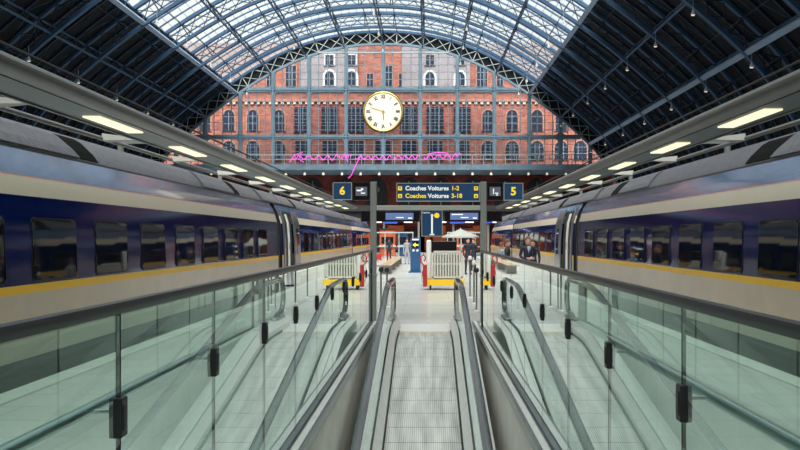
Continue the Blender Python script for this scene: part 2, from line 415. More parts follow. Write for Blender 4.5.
# walls of the void
for s, nm in ((-1, 'wall_left'), (1, 'wall_right')):
    b = MB(); xi = X0+s*.97; xo = X0+s*1.02
    for k in range(8):
        ya = VN+.02+k*1.63; yb = ya+1.62
        b.box(xi, xo, ya, min(yb, VF), -1.3, -.04, 0); b.box(xi, xo, ya, min(yb, VF), -5, -1.31, 0)
    b.box(xi+s*.012, xo+s*.02, VN, VF, -5, -.04, 1)
    struct(b.build(nm, ['stone', 'black']))
    b = MB(); b.box(X0+s*.955, X0+s*1.075, VN, VF+1.4, -.06, .035, 0); b.box(X0+s*.985, X0+s*1.045, VN, VF+1.4, .035, .05, 1)
    struct(b.build('trim_left' if s < 0 else 'trim_right', ['stainlessdark', 'stainless']))
b = MB(); b.box(X0-3, X0+3, -4, VF, -5.3, -5); b.box(X0-3, X0+3, VF+.3, VF+.5, -5, -.3); struct(b.build('pit_floor', 'concrete'))
b = MB(); b.box(X0-.97, X0+.97, VF+.0, VF+.3, -.6, -.3); struct(b.build('trim_front', 'concrete'))

# ------------------------------------------------------------------ glass balustrades beside the void
for s, gx, y0, nm in ((-1, GL, 2.81, 'left'), (1, GR, 3.05, 'right')):
    t = thing('glass_balustrade', 'long green-tinted glass balustrade on the %s side of the moving walkway' % nm, 'balustrade', (gx, 0, 0), group=None)
    js = [y0+1.245*k for k in range(-2, 11) if y0+1.245*k < 15.5]
    for a, c in zip(js, js[1:]):
        g = MB(); g.box(-.0075, .0075, a+.006, c-.006, .03, 1.475); g.build('glass_panel', 'glass', t)
    for a in js[1:]:
        c = MB(); c.box(-.024, .024, a-.032, a+.032, 1.005, 1.155); c.box(-.029, .029, a-.02, a+.02, 1.03, 1.13)
        cl = c.build('clamp', 'clamp', t, bevel=.006)
        c = MB(); c.tube([(s*.02, a, 1.10), (s*.115, a, 1.10)], .009); c.build('bracket_arm', 'tube', cl)
        c = MB(); c.box(-.0085, .0085, a-.0035, a+.0035, .03, 1.47); c.build('panel_joint', 'stainlessdark' if a > 3.5 else 'black', t)
    L_ = js[-1]
    r = MB(); r.sweep([(-.024, 1.47), (.024, 1.47), (.028, 1.49), (.022, 1.512), (-.022, 1.512), (-.028, 1.49)], [(0, js[0], 0), (0, L_+.12, 0)]); r.build('top_rail', 'railgrey', t, smooth=True)
    r = MB(); r.tube([(s*.115, js[0], 1.105), (s*.115, L_+.1, 1.105), (s*.10, L_+.14, 1.09)], .024, 12); r.build('handrail_tube', 'tube', t, smooth=True)
    r = MB(); r.box(-.03, .03, js[0], L_+.06, 0, .06); r.build('base_channel', 'stainlessdark', t)
    # low return posts at the far end, beside the pillar
    r = MB(); r.box(-.025, .025, L_+.02, L_+.07, 0, 1.47); r.build('end_post', 'clamp', t)

# ------------------------------------------------------------------ gantry pillars, beam, signs
GY = 15.62
def px(x, Y): return (x-428.)/F*Y
def pz(y, Y): return E+(238.-y)/F*Y
for s, x, nm in ((-1, 373.5, 'left'), (1, 483.3, 'right')):
    b = MB(); X = px(x, GY); b.box(X-.062, X+.062, GY-.06, GY+.06, 0, pz(182, GY), 0); b.box(X-.1, X+.1, GY-.1, GY+.1, 0, .02, 0)
    b.box(X-.075, X+.075, GY-.07, GY+.07, .95, 1.0, 0)
    tag(b.build('sign_pillar', 'pillar', None, bevel=.006), 'grey square sign pillar at the end of the %s glass balustrade' % nm, 'pillar', 'sign pillars')
XL, XR = px(373.5, GY)+.065, px(483.3, GY)-.065
b = MB(); b.box(XL, XR, GY-.05, GY+.05, pz(210, GY), pz(205.5, GY)); b.box(XL, XR, GY-.055, GY+.055, pz(207.6, GY), pz(207.2, GY))
tag(b.build('cross_beam', 'beam', None, bevel=.004), 'light grey steel beam spanning between the two sign pillars', 'beam')
def sign_box(name, label, x0, x1, y0, y1, face='signblue', cat='sign', frame='beam', Y=GY, th=.045):
    X, X1, Z, Z1 = px(x0, Y), px(x1, Y), pz(y1, Y), pz(y0, Y)
    t = thing(name, label, cat, ((X+X1)/2, Y, Z))
    W, H = X1-X, Z1-Z
    fr = MB(); q = .014
    fr.box(-W/2, W/2, -th, th, 0, q); fr.box(-W/2, W/2, -th, th, H-q, H); fr.box(-W/2, -W/2+q, -th, th, q, H-q); fr.box(W/2-q, W/2, -th, th, q, H-q)
    fr.build('sign_frame', frame, t)
    p = MB(); p.box(-W/2+q, W/2-q, -th+.006, th-.006, q, H-q); p.build('sign_panel', face, t)
    return t, W, H, -th+.003
t, W, H, fy = sign_box('platform_sign', 'blue platform sign with a yellow number 6 left of the left pillar', 333, 352, 182.5, 200)
text_mesh('number', '6', .23, 'signyellow', t, (0, fy, H/2), bold=.008)
t, W, H, fy = sign_box('platform_sign', 'blue platform sign with a yellow number 5 right of the right pillar', 503.5, 523, 183, 200.5)
text_mesh('number', '5', .23, 'signyellow', t, (0, fy, H/2), bold=.008)
def monitor(x0, x1, label, blobs):
    t, W, H, fy = sign_box('monitor', label, x0, x1, 182.5, 200.5, face='blackgloss', cat='screen', frame='black')
    b = MB(); b.box(-W*.34, W*.34, fy-.004, fy, H*.25, H*.75); b.build('screen_image', 'displaydim', t)
    b = MB()
    for (u, v, w_, h_) in blobs: b.box(W*(u-w_/2), W*(u+w_/2), fy-.008, fy-.0045, H*(v-h_/2), H*(v+h_/2))
    b.build('screen_highlight', 'displaytext', t)
monitor(353, 370, 'small black monitor showing a grey picture beside the number 6 sign', [(-.12, .55, .3, .08), (.1, .4, .25, .06), (.05, .62, .12, .1)])
monitor(486.8, 503, 'small black monitor showing a dim picture beside the number 5 sign', [(-.1, .5, .05, .3), (.1, .4, .2, .05), (.12, .3, .1, .06)])
t, W, H, fy = sign_box('direction_sign', 'long blue direction sign reading Coaches Voitures between the sign pillars', 396.5, 480, 183, 201.5)
for zz, s1, col, ic in ((.70, 'Coaches Voitures 1-2', ('signyellow', 'signwhite', 'signyellow'), 0), (.29, 'Coaches Voitures 3-18', ('signyellow', 'signwhite', 'signyellow'), 1)):
    a, c, d = s1.split(' ')
    text_mesh('lettering', a, .125, 'signwhite' if ic == 0 else 'signyellow', t, (-W*.40+.01, fy, H*zz), align='LEFT', bold=.003)
    text_mesh('lettering', c, .125, 'signwhite', t, (-W*.135+.02, fy, H*zz), align='LEFT', bold=.003)
    text_mesh('lettering', d, .125, 'signyellow', t, (W*.155, fy, H*zz), align='LEFT', bold=.003)
    for sx in (-1, 1):
        b = MB(); X = sx*(W*.5-.085 if sx > 0 else W*.5-.075)
        b.box(X-.042, X+.042, fy-.004, fy, H*zz-.042, H*zz+.042); ic_ = b.build('arrow_icon', 'signyellow', t)
        b = MB()
        if (zz > .5): b.box(X-.006, X+.006, fy-.007, fy-.004, H*zz-.028, H*zz+.028); b.prism([(X-.024, H*zz+.008), (X+.024, H*zz+.008), (X, H*zz+.034)], fy-.007, fy-.004)
        else: b.box(X-.006, X+.006, fy-.007, fy-.004, H*zz-.028, H*zz+.028); b.prism([(X-.024, H*zz-.008), (X, H*zz-.034), (X+.024, H*zz-.008)], fy-.007, fy-.004)
        b.build('arrow', 'black', ic_)
def display(x0, x1, label, lit, y0=211, y1=221.8):
    t, W, H, fy = sign_box('departure_display', label, x0, x1, y0, y1, face='blackgloss', cat='display', frame='black')
    if lit:
        a, c = lit
        b = MB(); b.box(-W/2+W*a, -W/2+W*c, fy-.004, fy, H*.18, H*.82); b.build('screen_image', 'display', t)
        X = -W/2+W*(a+c)/2; w2 = W*(c-a)/2
        b = MB()
        b.box(X-w2*.9, X-w2*.1, fy-.008, fy-.0045, H*.62, H*.72) if a < .3 and x0 > 440 else None
        b.box(X-w2*.25, X+w2*.3, fy-.008, fy-.0045, H*.34, H*.43); b.box(X+w2*.62, X+w2*.9, fy-.008, fy-.0045, H*.28, H*.40)
        b.build('screen_text', 'displaytext', t)
display(376.2, 419.5, 'dark departure display with blue screen left of the hanging map sign', (.22, .86))
display(444.5, 480.2, 'dark departure display with blue screen right of the hanging map sign', (.16, .94))
display(361, 370.4, 'blank dark display box left of the left pillar', None)
display(486.6, 502, 'blank dark display box right of the right pillar', None)
t, W, H, fy = sign_box('hanging_map_sign', 'upright blue sign with white line and yellow dot hanging below the beam', 421.5, 442.5, 210, 236.5)
b = MB(); b.box(-.018, .018, fy-.004, fy, H*.1, H*.84); b.box(-.05, .05, fy-.004, fy, H*.05, H*.09); b.build('map_line', 'signwhite', t)
b = MB(); b.lathe([(.055, 0), (.055, .006)], (.10, fy-.008, H*.79), 16, axis='y'); b.box(-.03, .06, fy-.0075, fy-.004, H*.78, H*.80); b.build('map_marker', 'signyellow', t)
text_mesh('lettering', 'Coaches', .05, 'signwhite', t, (-.13, fy, H*.90))

# ------------------------------------------------------------------ trains
# profile: (inset from side plane, z, material of the band above this point)
PROF = [(.25, -.85, 'u'), (.10, -.55, 'u'), (.0, -.25, 'u'), (0, .22, 'c'), (0, .55, 'c'), (0, 1.045, 'y'), (0, 1.155, 'n'), (.01, 1.7, 'n'), (.055, 2.29, 'w'), (.13, 2.545, 'p'),
        (.137, 2.565, 'b'), (.20, 2.75, 'b'), (.33, 2.93, 'k'), (.345, 2.968, 'r'), (.42, 3.10, 'r'), (.60, 3.30, 'r'), (.80, 3.42, 'r'), (1.10, 3.49, 'r'), (1.46, 3.51, 'r')]
TM = ['t_under', 't_cream', 't_yellow', 't_navy', 't_white', 't_pink', 't_blue', 'black', 't_roof']
TI = {'u':0, 'c':1, 'y':2, 'n':3, 'w':4, 'p':5, 'b':6, 'k':7, 'r':8}
def inset_at(z):
    for (a, za, _), (c, zc, _) in zip(PROF, PROF[1:]):
        if za <= z <= zc: return a+(c-a)*(z-za)/(zc-za)
    return 1.46
def train(side, x, cars, wins, doors, label):
    s = side; t = thing('passenger_train', label, 'train', (x, 0, 0))
    for ci, (ya, yb) in enumerate(cars):
        pts = [(i, z, m) for i, z, m in PROF]
        ring = [(s*i, z) for i, z, _ in pts] + [(s*(2.92-i), z) for i, z, _ in reversed(pts[:-1])]
        mi = [TI[m] for _, _, m in pts[:-1]]; mi = mi + mi[::-1] + [0]
        n = len(ring); b = MB(); ys = [ya+.0, ya+.10, yb-.10, yb]; last = ci == len(cars)-1
        if last: ys = [ya, ya+.1, yb-5, yb-3.5, yb-2, yb-.9, yb-.25, yb]
        def shrink(q, j):
            if last and j > 2:
                u = (j-2)/(len(ys)-3); k_ = 1-.45*u**2.2
                kz = 1-.50*u**2
                return (s*1.46+(q[0]-s*1.46)*k_, -.85+(q[1]+.85)*kz if q[1] > 1.2 else q[1])
            if j in (0, len(ys)-1): return (s*1.46+(q[0]-s*1.46)*.97, .8+(q[1]-.8)*.975)
            return q
        vs = [(shrink(q, j)[0], y, shrink(q, j)[1]) for j, y in enumerate(ys) for q in ring]
        b.v += vs
        for j in range(len(ys)-1):
            for k in range(n):
                b.f.append((j*n+k, j*n+(k+1)%n, (j+1)*n+(k+1)%n, (j+1)*n+k)); b.m.append(mi[k])
        b.f.append(tuple(range(n-1,-1,-1))); b.m.append(7); b.f.append(tuple((len(ys)-1)*n+k for k in range(n))); b.m.append(7 if not last else 3)
        car = b.build('carriage', TM, t, smooth=True)
        # windows
        for wy in wins[ci]:
            g = MB(); z0, z1 = 1.20, 2.0; hw = .60; i0, i1 = inset_at(z0)-.006, inset_at(z1)-.006; r = .055
            out = [(-hw+r, z0), (hw-r, z0), (hw, z0+r), (hw, z1-r), (hw-r, z1), (-hw+r, z1), (-hw, z1-r), (-hw, z0+r)]
            def P(p, e, g_=0): 
                return (s*(inset_at(p[1])-e), wy+p[0], p[1])
            fr = MB(); no = len(out)
            big = [(p[0]*1.035, 1.6+(p[1]-1.6)*1.05) for p in out]
            fr.add([P(p, .010) for p in big]+[P(p, -.004) for p in big], [tuple(range(no)), tuple(range(2*no-1, no-1, -1))]+[(k, k+no, (k+1)%no+no, (k+1)%no) for k in range(no)])
            wf = fr.build('window', 't_frame', car)
            g.add([P(p, .016) for p in out]+[P(p, .004) for p in out], [tuple(range(no)), tuple(range(2*no-1, no-1, -1))]+[(k, k+no, (k+1)%no+no, (k+1)%no) for k in range(no)])
            g.build('window_pane', 't_glass', car)
        # roof vents
        for vy in ([ya+.8, ya+3.6] if ci else [3.2, 11.45, 20.8]):
            L = .95 if s < 0 else 1.2
            for nm_, mm, ex_, sh in (('roof_vent', 'ventblack', 0., .012), ('vent_panel', 't_roof', 0., .03)):
                v_ = MB(); vs = []; fs = []; nz = 7
                for q in range(nz):
                    zz = 2.99+(3.36-2.99)*q/(nz-1); u = q/(nz-1); i_ = inset_at(zz)
                    y0_, y1_ = (vy+.30*(1-u), vy+L-.15*u) if nm_ == 'roof_vent' else (vy-2.6, vy-.05+.30*(1-u))
                    for yy in (y0_, y1_): vs += [(s*(i_-sh), yy, zz+sh*.5), (s*(i_+.06), yy, zz-.02)]
                for q in range(nz-1):
                    o = q*4; fs += [(o, o+2, o+6, o+4), (o+1, o+5, o+7, o+3), (o, o+4, o+5, o+1), (o+2, o+3, o+7, o+6)]
                o = (nz-1)*4; fs += [(0, 1, 3, 2), (o, o+2, o+3, o+1)]
                v_.add(vs, fs); v_.build(nm_, mm, car)
        # roof seams
        for yy in [ya+1.2, yb-1.2]:
            v_ = MB()
            pr = [(s*(i-.006), z) for i, z, _ in PROF if z > 2.95]
            for (a, za), (c, zc) in zip(pr, pr[1:]): v_.bar((a, yy, za), (c, yy, zc), .012, .03, up=(0,1,0))
            v_.build('roof_seam', 'black', car)
        # doors
        for (da, db, op) in doors[ci]:
            def strip(y0, y1, e0, e1, z0, z1, name, m, par):
                zs = [z0] + [z for _, z, _ in PROF if z0 < z < z1] + [z1]
                g = MB(); vs = []; fs = []
                for z in zs:
                    i = inset_at(z)
                    vs += [(s*(i-e1), y0, z), (s*(i-e1), y1, z), (s*(i-e0), y1, z), (s*(i-e0), y0, z)]
                for q in range(len(zs)-1):
                    for k in range(4): fs.append((q*4+k, q*4+(k+1)%4, q*4+4+(k+1)%4, q*4+4+k))
                fs += [(3,2,1,0), tuple((len(zs)-1)*4+k for k in range(4))]
                g.add(vs, fs); return g.build(name, m, par, smooth=True)
            if op:
                strip(da, db, -.02, .012, .05, 2.72, 'doorway', 'dark', car)
                strip(da+.30, da+.52, -.01, .05, .05, 2.62, 'door_jamb', 'white', car)
                strip(da+.36, da+.44, .05, .056, 1.35, 1.6, 'door_notice', 'red', car)
                strip(da-.42, da-.16, -.01, .03, .02, 2.80, 'door_surround', 't_door', car)
                d = strip(db, db+1.15, .07, .12, .02, 2.78, 'door_leaf', 't_door', car)
                strip(db+.35, db+.85, .12, .126, 1.15, 2.1, 'door_window', 't_glass', car)
            else:
                strip(da, db, .004, .02, .05, 2.4, 'door_leaf', 't_navy', car)
                strip(da+.25, db-.25, .02, .026, 1.15, 2.05, 'door_window', 't_glass', car)
        if ci+1 < len(cars):
            g = MB(); yy = yb
            ring2 = [(s*1.46+(q[0]-s*1.46)*.94, .8+(q[1]-.8)*.94) for q in ring]
            for k2 in range(4):
                a0 = yb-.02+(cars[ci+1][0]-yb+.04)*k2/4; a1 = yb-.02+(cars[ci+1][0]-yb+.04)*(k2+1)/4; e = .97 if k2 % 2 else 1.
                rr = [(s*1.46+(q[0]-s*1.46)*e, .8+(q[1]-.8)*e) for q in ring2]
                g.prism(rr, a0, a1)
            g.build('gangway_bellows', 'black', t)
    return t
wl = [8.45+1.838*k for k in range(-4, 9)]
tl = train(-1, -5.1, [(-12, 25.7), (26.5, 50.6), (51.3, 72)],
      [wl, [31.5+1.838*k for k in range(10)], [54+1.838*k for k in range(7)]],
      [[], [(27.0, 28.2, True)], []], 'blue and cream high speed train standing on the left of the platform')
wr = [10.75+1.80*k for k in range(-5, 8)]
tr = train(1, 5.0, [(-12, 25.2), (26.0, 44.6), (45.4, 63)],
      [wr, [31.0+1.80*k for k in range(7)], [48+1.80*k for k in range(5)]],
      [[], [(26.5, 27.8, True)], []], 'blue and cream high speed train standing on the right of the platform')

# ------------------------------------------------------------------ platform canopies
def canopy(s, xo, label, cat='canopy'):
    t = thing('platform_canopy', label, cat, (s*xo, 0, 0)); z = E+3.15; y0, y1 = 6., 82.
    b = MB(); b.sweep([(s*(.36+.37*math.cos(2*PI*k/16)), z+.15+.16*math.sin(2*PI*k/16)) for k in range(16)], [(0, y0, 0), (0, y1, 0)]); b.build('edge_beam', 'canopy', t, smooth=True)
    b = MB(); b.tube([(s*.02, y0, z+.38), (s*.02, y1, z+.38)], .03); b.build('cable_conduit', 'black', t)
    b = MB(); b.box(s*.74, s*1.75, y0, y1, z+.06, z+.12); b.build('soffit_panel', 'canopypanel', t)
    b = MB(); b.sweep([(s*1.75, z+.02), (s*1.83, z+.02), (s*1.83, z+.16), (s*1.75, z+.16)], [(0, y0, 0), (0, y1, 0)]); b.build('soffit_edge', 'canopy', t)
    b = MB(); b.tube([(s*2.78, y0, z+.04), (s*2.78, y1, z+.04)], .07, 10); b.build('outer_rail', 'canopy', t, smooth=True)
    lp = 6.55; k0 = 0
    y = 19.7 if s < 0 else 18.6
    while y < 80:
        b = MB(); b.box(s*.94, s*1.40, y, y+3.0, z+.02, z+.06); fr = b.build('light_fitting', 'tlight', t)
        y += lp
    y = 11.2
    while y < 81:
        b = MB(); b.add([(s*1.80, y-.09, z+.02), (s*2.75, y-.32, z-.02), (s*2.75, y+.32, z-.02), (s*1.80, y+.09, z+.02), (s*1.80, y-.09, z+.10), (s*2.75, y-.32, z+.20), (s*2.75, y+.32, z+.20), (s*1.80, y+.09, z+.10)],
            [(0,3,2,1),(4,5,6,7),(0,1,5,4),(1,2,6,5),(2,3,7,6),(3,0,4,7)]); b.build('wing_bracket', 'canopypale', t)
        y += lp
    y = 14.
    while y < 81:
        b = MB(); b.tube([(s*3.3, y, 0), (s*3.3, y, z+.3)], .11, 12); b.box(s*.74, s*3.3, y-.05, y+.05, z+.22, z+.32); b.build('post', 'pillar', t)
        y += 12.8
    return t
canopy(-1, 7.68, 'long grey canopy with tube lights above the left train')
canopy(1, 7.40, 'long grey canopy with tube lights above the right train')

# ------------------------------------------------------------------ train shed roof
ARCH = [(0, 29.95), (5.5, 29.55), (11, 28.15), (16, 25.9), (21.3, 22.6), (26, 19.0), (30.1, 15.3), (32.4, 12.4), (34.8, 8.), (36.6, 0.)]
def catmull(pts, n=5):
    P = [(-pts[1][0], pts[1][1])] + pts + [(2*pts[-1][0]-pts[-2][0], 2*pts[-1][1]-pts[-2][1])]
    out = []
    for i in range(1, len(P)-2):
        p0, p1, p2, p3 = [V((*q, 0)) for q in P[i-1:i+3]]
        for k in range(n):
            t = k/n
            q = .5*((2*p1)+(-p0+p2)*t+(2*p0-5*p1+4*p2-p3)*t*t+(-p0+3*p1-3*p2+p3)*t**3); out.append((q.x, q.y))
    out.append(pts[-1]); return out
half = catmull(ARCH)
def resample(pts, n):
    d = [0]
    for a, c in zip(pts, pts[1:]): d.append(d[-1]+math.dist(a, c))
    out = []
    for k in range(n+1):
        t = d[-1]*k/n; i = 0
        while i < len(d)-2 and d[i+1] < t: i += 1
        u = (t-d[i])/max(1e-9, d[i+1]-d[i]); out.append((pts[i][0]+(pts[i+1][0]-pts[i][0])*u, pts[i][1]+(pts[i+1][1]-pts[i][1])*u))
    return out
HALF = resample(half, 27)           # crown -> springing
FULL = [(-x, z) for x, z in reversed(HALF)] + HALF[1:]
def normals(pts):
    out = []
    for i in range(len(pts)):
        a, c = pts[max(0, i-1)], pts[min(len(pts)-1, i+1)]
        d = V((c[0]-a[0], c[1]-a[1])).normalized(); out.append((-d.y, d.x))
    return out
NF = normals(FULL)
def off(i, d): 
    return (AX+FULL[i][0]+NF[i][0]*d, FULL[i][1]+NF[i][1]*d)
def arch_z(hw):
    hw = abs(hw)
    for (a, za), (c, zc) in zip(HALF, HALF[1:]):
        if a <= hw <= c: return za+(zc-za)*(hw-a)/(c-a)
    return 0.
NFI = len(FULL)
TD = 1.75                            # truss depth
def truss_mesh(chordmat, lat):
    b = MB()
    def chord(d, w, h, mi):
        # swept box
        vs = []; fs = []
        for i in range(NFI):
            for dd, yy in ((-h/2, -w/2), (-h/2, w/2), (h/2, w/2), (h/2, -w/2)):
                X, Z = off(i, d+dd); vs.append((X, yy, Z))
        for i in range(NFI-1):
            for k in range(4): fs.append((i*4+k, i*4+(k+1)%4, i*4+4+(k+1)%4, i*4+4+k))
        b.add(vs, fs, mi)
    chord(0, .28, .28, 0); chord(-.17, .40, .05, 0)
    return b, chord
ts = []
TRI = 8.94
proto = None
for k in range(9):
    yk = DEND-TRI*k
    if k == 0:
        lab = 'arched white and blue lattice truss framing the top of the glazed end screen'
    else: lab = 'arched blue roof truss, %s nearer the camera from the glazed end screen' % ORD[k-1]
    t = thing('arch_truss', lab, 'roof truss', (0, yk, 0), group='arched roof trusses')
    if k <= 1:
        b, chord = truss_mesh(None, None); b.build('lower_chord', 'steellight' if k == 0 else 'steelblue', t)
        b = MB(); vs = []; fs = []
        for i in range(NFI):
            for dd, yy in ((-.13, -.2), (-.13, .2), (.13, .2), (.13, -.2)):
                X, Z = off(i, TD+dd); vs.append((X, yy, Z))
        for i in range(NFI-1):
            for q in range(4): fs.append((i*4+q, i*4+(q+1)%4, i*4+4+(q+1)%4, i*4+4+q))
        b.add(vs, fs); b.build('upper_chord', 'steelblue', t)
        b = MB()
        for i in range(NFI-1):
            a0, a1, c0, c1 = off(i, .1), off(i, TD-.1), off(i+1, .1), off(i+1, TD-.1)
            wd = .085 if k == 0 else .08
            b.bar((a0[0], -.12, a0[1]), (c1[0], -.12, c1[1]), wd, .05, up=(0,1,0)); b.bar((a1[0], .0, a1[1]), (c0[0], .0, c0[1]), wd, .05, up=(0,1,0))
            if i % 2 == 0: b.bar((a0[0], 0, a0[1]), (a1[0], 0, a1[1]), .12, .12, up=(0,1,0))
        b.build('lattice_web', 'steelwhite' if k == 0 else 'steelshade', t)
        if k == 1: proto = t
    else:
        for ch in proto.children:
            c = ch.copy(); COL.objects.link(c); c.parent = t
# end gable: dark boarding behind the end truss
b = MB(); vs = []; fs = []
for i in range(NFI):
    for dd in (.16, TD+.1):
        X, Z = off(i, dd); vs += [(X, DEND+.32, Z), (X, DEND+.40, Z)]
for i in range(NFI-1):
    o = i*4
    fs += [(o, o+4, o+6, o+2), (o+1, o+3, o+7, o+5), (o+2, o+6, o+7, o+3), (o, o+1, o+5, o+4)]
b.add(vs, fs); struct(b.build('wall_back', 'slate'))
# roof skins
g0, g1 = 27-12, 27+12; 
YR0, YR1 = -20., DEND+.4
def skin(i0, i1, d, th, name, m, y0=YR0, y1=YR1, nseg=1):
    b = MB(); vs = []; fs = []; rng = list(range(i0, i1+1))
    for i in rng:
        for dd in (d, d+th):
            X, Z = off(i, dd); vs += [(X, y0, Z), (X, y1, Z)]
    for q in range(len(rng)-1):
        o = q*4
        fs += [(o, o+1, o+5, o+4), (o+2, o+6, o+7, o+3), (o, o+4, o+6, o+2), (o+1, o+3, o+7, o+5)]
    fs += [(0, 2, 3, 1), (len(vs)-4, len(vs)-3, len(vs)-1, len(vs)-2)]
    b.add(vs, fs); return b.build(name, m)
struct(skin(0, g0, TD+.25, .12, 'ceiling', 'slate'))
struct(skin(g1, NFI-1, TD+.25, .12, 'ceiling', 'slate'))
# glass: ridge and furrow, ridges running across the shed (folded along y)
b = MB(); RP = TRI/5; vs = []; fs = []
ny = int((YR1-YR0)/(RP/2)); rng = list(range(g0, g1+1)); y_s = [DEND-k*RP/2 for k in range(int((DEND-12)/(RP/2)))]
for i in rng:
    for j, y in enumerate(y_s):
        X, Z = off(i, TD+.25+(.40 if j % 2 else 0)); vs.append((X, y, Z))
n_ = len(y_s)
for q in range(len(rng)-1):
    for j in range(n_-1): fs.append((q*n_+j, q*n_+j+1, (q+1)*n_+j+1, (q+1)*n_+j))
b.add(vs, fs); rg = struct(b.build('ceiling', 'roofglass', fix=False))
struct(skin(g0, g1, TD+.25, .03, 'ceiling', 'roofglass', YR0, y_s[-1]))
# glazing bars and gutters (pattern of the glass roof)
b = MB()
for j, y in enumerate(y_s):
    for i in range(g0, g1):
        d = TD+.22+(.40 if j % 2 else 0)
        a, c = off(i, d), off(i+1, d); b.bar((a[0], y, a[1]), (c[0], y, c[1]), .17 if j % 2 == 0 else .07, .10, up=(0,1,0))
for i in range(g0, g1):
    for u in (0, .5):
        a = V(off(i, TD+.22)); c = V(off(i+1, TD+.22)); a2 = V(off(i, TD+.62)); c2 = V(off(i+1, TD+.62)); p = a.lerp(c, u); q = a2.lerp(c2, u)
        for j in range(n_-1):
            P, Q = (p, q) if j % 2 == 0 else (q, p)
            if (j*7+i*3) % 3 != 3: b.bar((P[0], y_s[j], P[1]), (Q[0], y_s[j+1], Q[1]), .035, .035)
bars = b.build('ceiling_glazing_bars', 'steelblue', fix=False); bars['kind'] = 'structure'
# secondary ribs (between the trusses) across the slate sides
b = MB()
for k in range(8):
    for u in (.25, .5, .75):
        y = DEND-TRI*(k+u)
        for rng in (range(0, g0), range(g1, NFI-1)):
            for i in rng:
                a, c = off(i, TD+.08), off(i+1, TD+.08); b.bar((a[0], y, a[1]), (c[0], y, c[1]), .18, .18, up=(0,1,0))
struct(b.build('ceiling_ribs', 'steelshade', fix=False))
b = MB()
for k in range(32):
    y = DEND-TRI*(k+.5)/4
    for rng in (range(0, g0), range(g1, NFI-1)):
        for i in rng:
            a, c = off(i, TD+.2), off(i+1, TD+.2)
            if (k*13+i*7) % 5: b.bar((a[0], y+((i % 3)-1)*.6, a[1]), (c[0], y+((i+k) % 3-1)*.6, c[1]), .05, .05, up=(0,1,0))
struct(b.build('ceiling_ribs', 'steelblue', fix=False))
# longitudinal purlins: lattice girders
CI = 27
pidx = [CI+3*k for k in range(-6, 7)]
names = ['lowest on the left side', 'second lowest on the left side', 'along the left edge of the roof glass',
         'first inside the left edge of the roof glass', 'second inside the left edge of the roof glass', 'just left of the roof crown', 'along the roof crown', 'just right of the roof crown',
         'second inside the right edge of the roof glass', 'first inside the right edge of the roof glass',
         'along the right edge of the roof glass', 'second lowest on the right side', 'lowest on the right side']
Y0P = DEND-TRI*8
for i, nm in zip(pidx, names):
    t = thing('roof_purlin', 'long blue lattice roof purlin, '+nm, 'purlin', (0, 0, 0), group='roof purlins')
    edge = i in (g0, g1)
    low, hi = off(i, .05), off(i, TD-.0)
    b = MB(); W_ = .34 if edge else .18
    bright = edge or abs(i-CI) == 18
    b.bar((low[0], Y0P, low[1]), (low[0], DEND, low[1]), W_ if not bright else .42, .16 if not bright else .40, up=(NF[i][0], 0, NF[i][1])); b.build('bottom_chord', 'girderlit' if bright else 'steelblue', t)
    b = MB(); b.bar((hi[0], Y0P, hi[1]), (hi[0], DEND, hi[1]), .16, .16, up=(NF[i][0], 0, NF[i][1])); b.build('top_chord', 'steelblue', t)
    b = MB(); n = 8*4; st = (DEND-Y0P)/n
    for q in range(n):
        a, c = (low, hi) if q % 2 == 0 else (hi, low)
        b.bar((a[0], Y0P+q*st, a[1]), (c[0], Y0P+(q+1)*st, c[1]), .07, .07)
    b.build('lattice_web', 'steelshade', t)
# light purlin lines in between
b = MB()
for i in range(2, NFI-2):
    if i not in pidx and i % 2 == 0:
        p = off(i, TD+.05); b.bar((p[0], Y0P, p[1]), (p[0], DEND, p[1]), .08, .10, up=(NF[i][0], 0, NF[i][1]))
struct(b.build('ceiling_ribs', 'steelshade', fix=False))
# side walls under the springing
for s in (-1, 1):
    b = MB(); X = AX+s*39.6; b.box(X, X+s*.5, YR0, 122, -1.4, 12); struct(b.build('wall_left' if s < 0 else 'wall_right', 'brickdark'))
b = MB(); b.box(-46, 32, -20.5, -20, -1.4, 34); struct(b.build('wall_front', 'brickdark'))

# hanging lamps in the roof
def lamp_mesh():
    t = thing('pendant_lamp', 'x', 'lamp', (0,0,0), group='roof pendant lamps')
    b = MB(); b.tube([(0,0,0),(0,0,-.9)], .02, 5); b.build('rod', 'steelwhite', t)
    b = MB(); b.lathe([(.05, 0), (.09, -.12), (.17, -.34), (.18, -.40)], (0,0,-.9), 10); b.build('shade', 'steelwhite', t)
    b = MB(); b.lathe([(.15, -.40), (.12, -.46), (.02, -.48)], (0,0,-.9), 10); b.build('bulb', 'lampwhite', t)
    return t
pl0 = None
LSP = [(g0+1, 'left glass edge'), (g1-1, 'right glass edge'), (CI-16, 'left slate slope'), (CI+15, 'right slate slope'), (CI, 'roof crown'), (CI-6, 'left half of the roof glass'), (CI+6, 'right half of the roof glass'), (CI+18, 'low right slope')]
for i, nm in LSP:
    for k in range(0, 7):
        y = DEND-1.2-TRI*k
        if i in (CI, CI-6, CI+6) and k > 2: continue
        if pl0 is None: pl0 = lamp_mesh(); o = pl0
        else: o = copy_tree(pl0)
        p = off(i, -.15); o.location = (p[0], y, p[1]); o.scale = (.95,)*3
        o['label'] = 'small pendant lamp at the %s, %s from the end screen' % (nm, ORD[k])

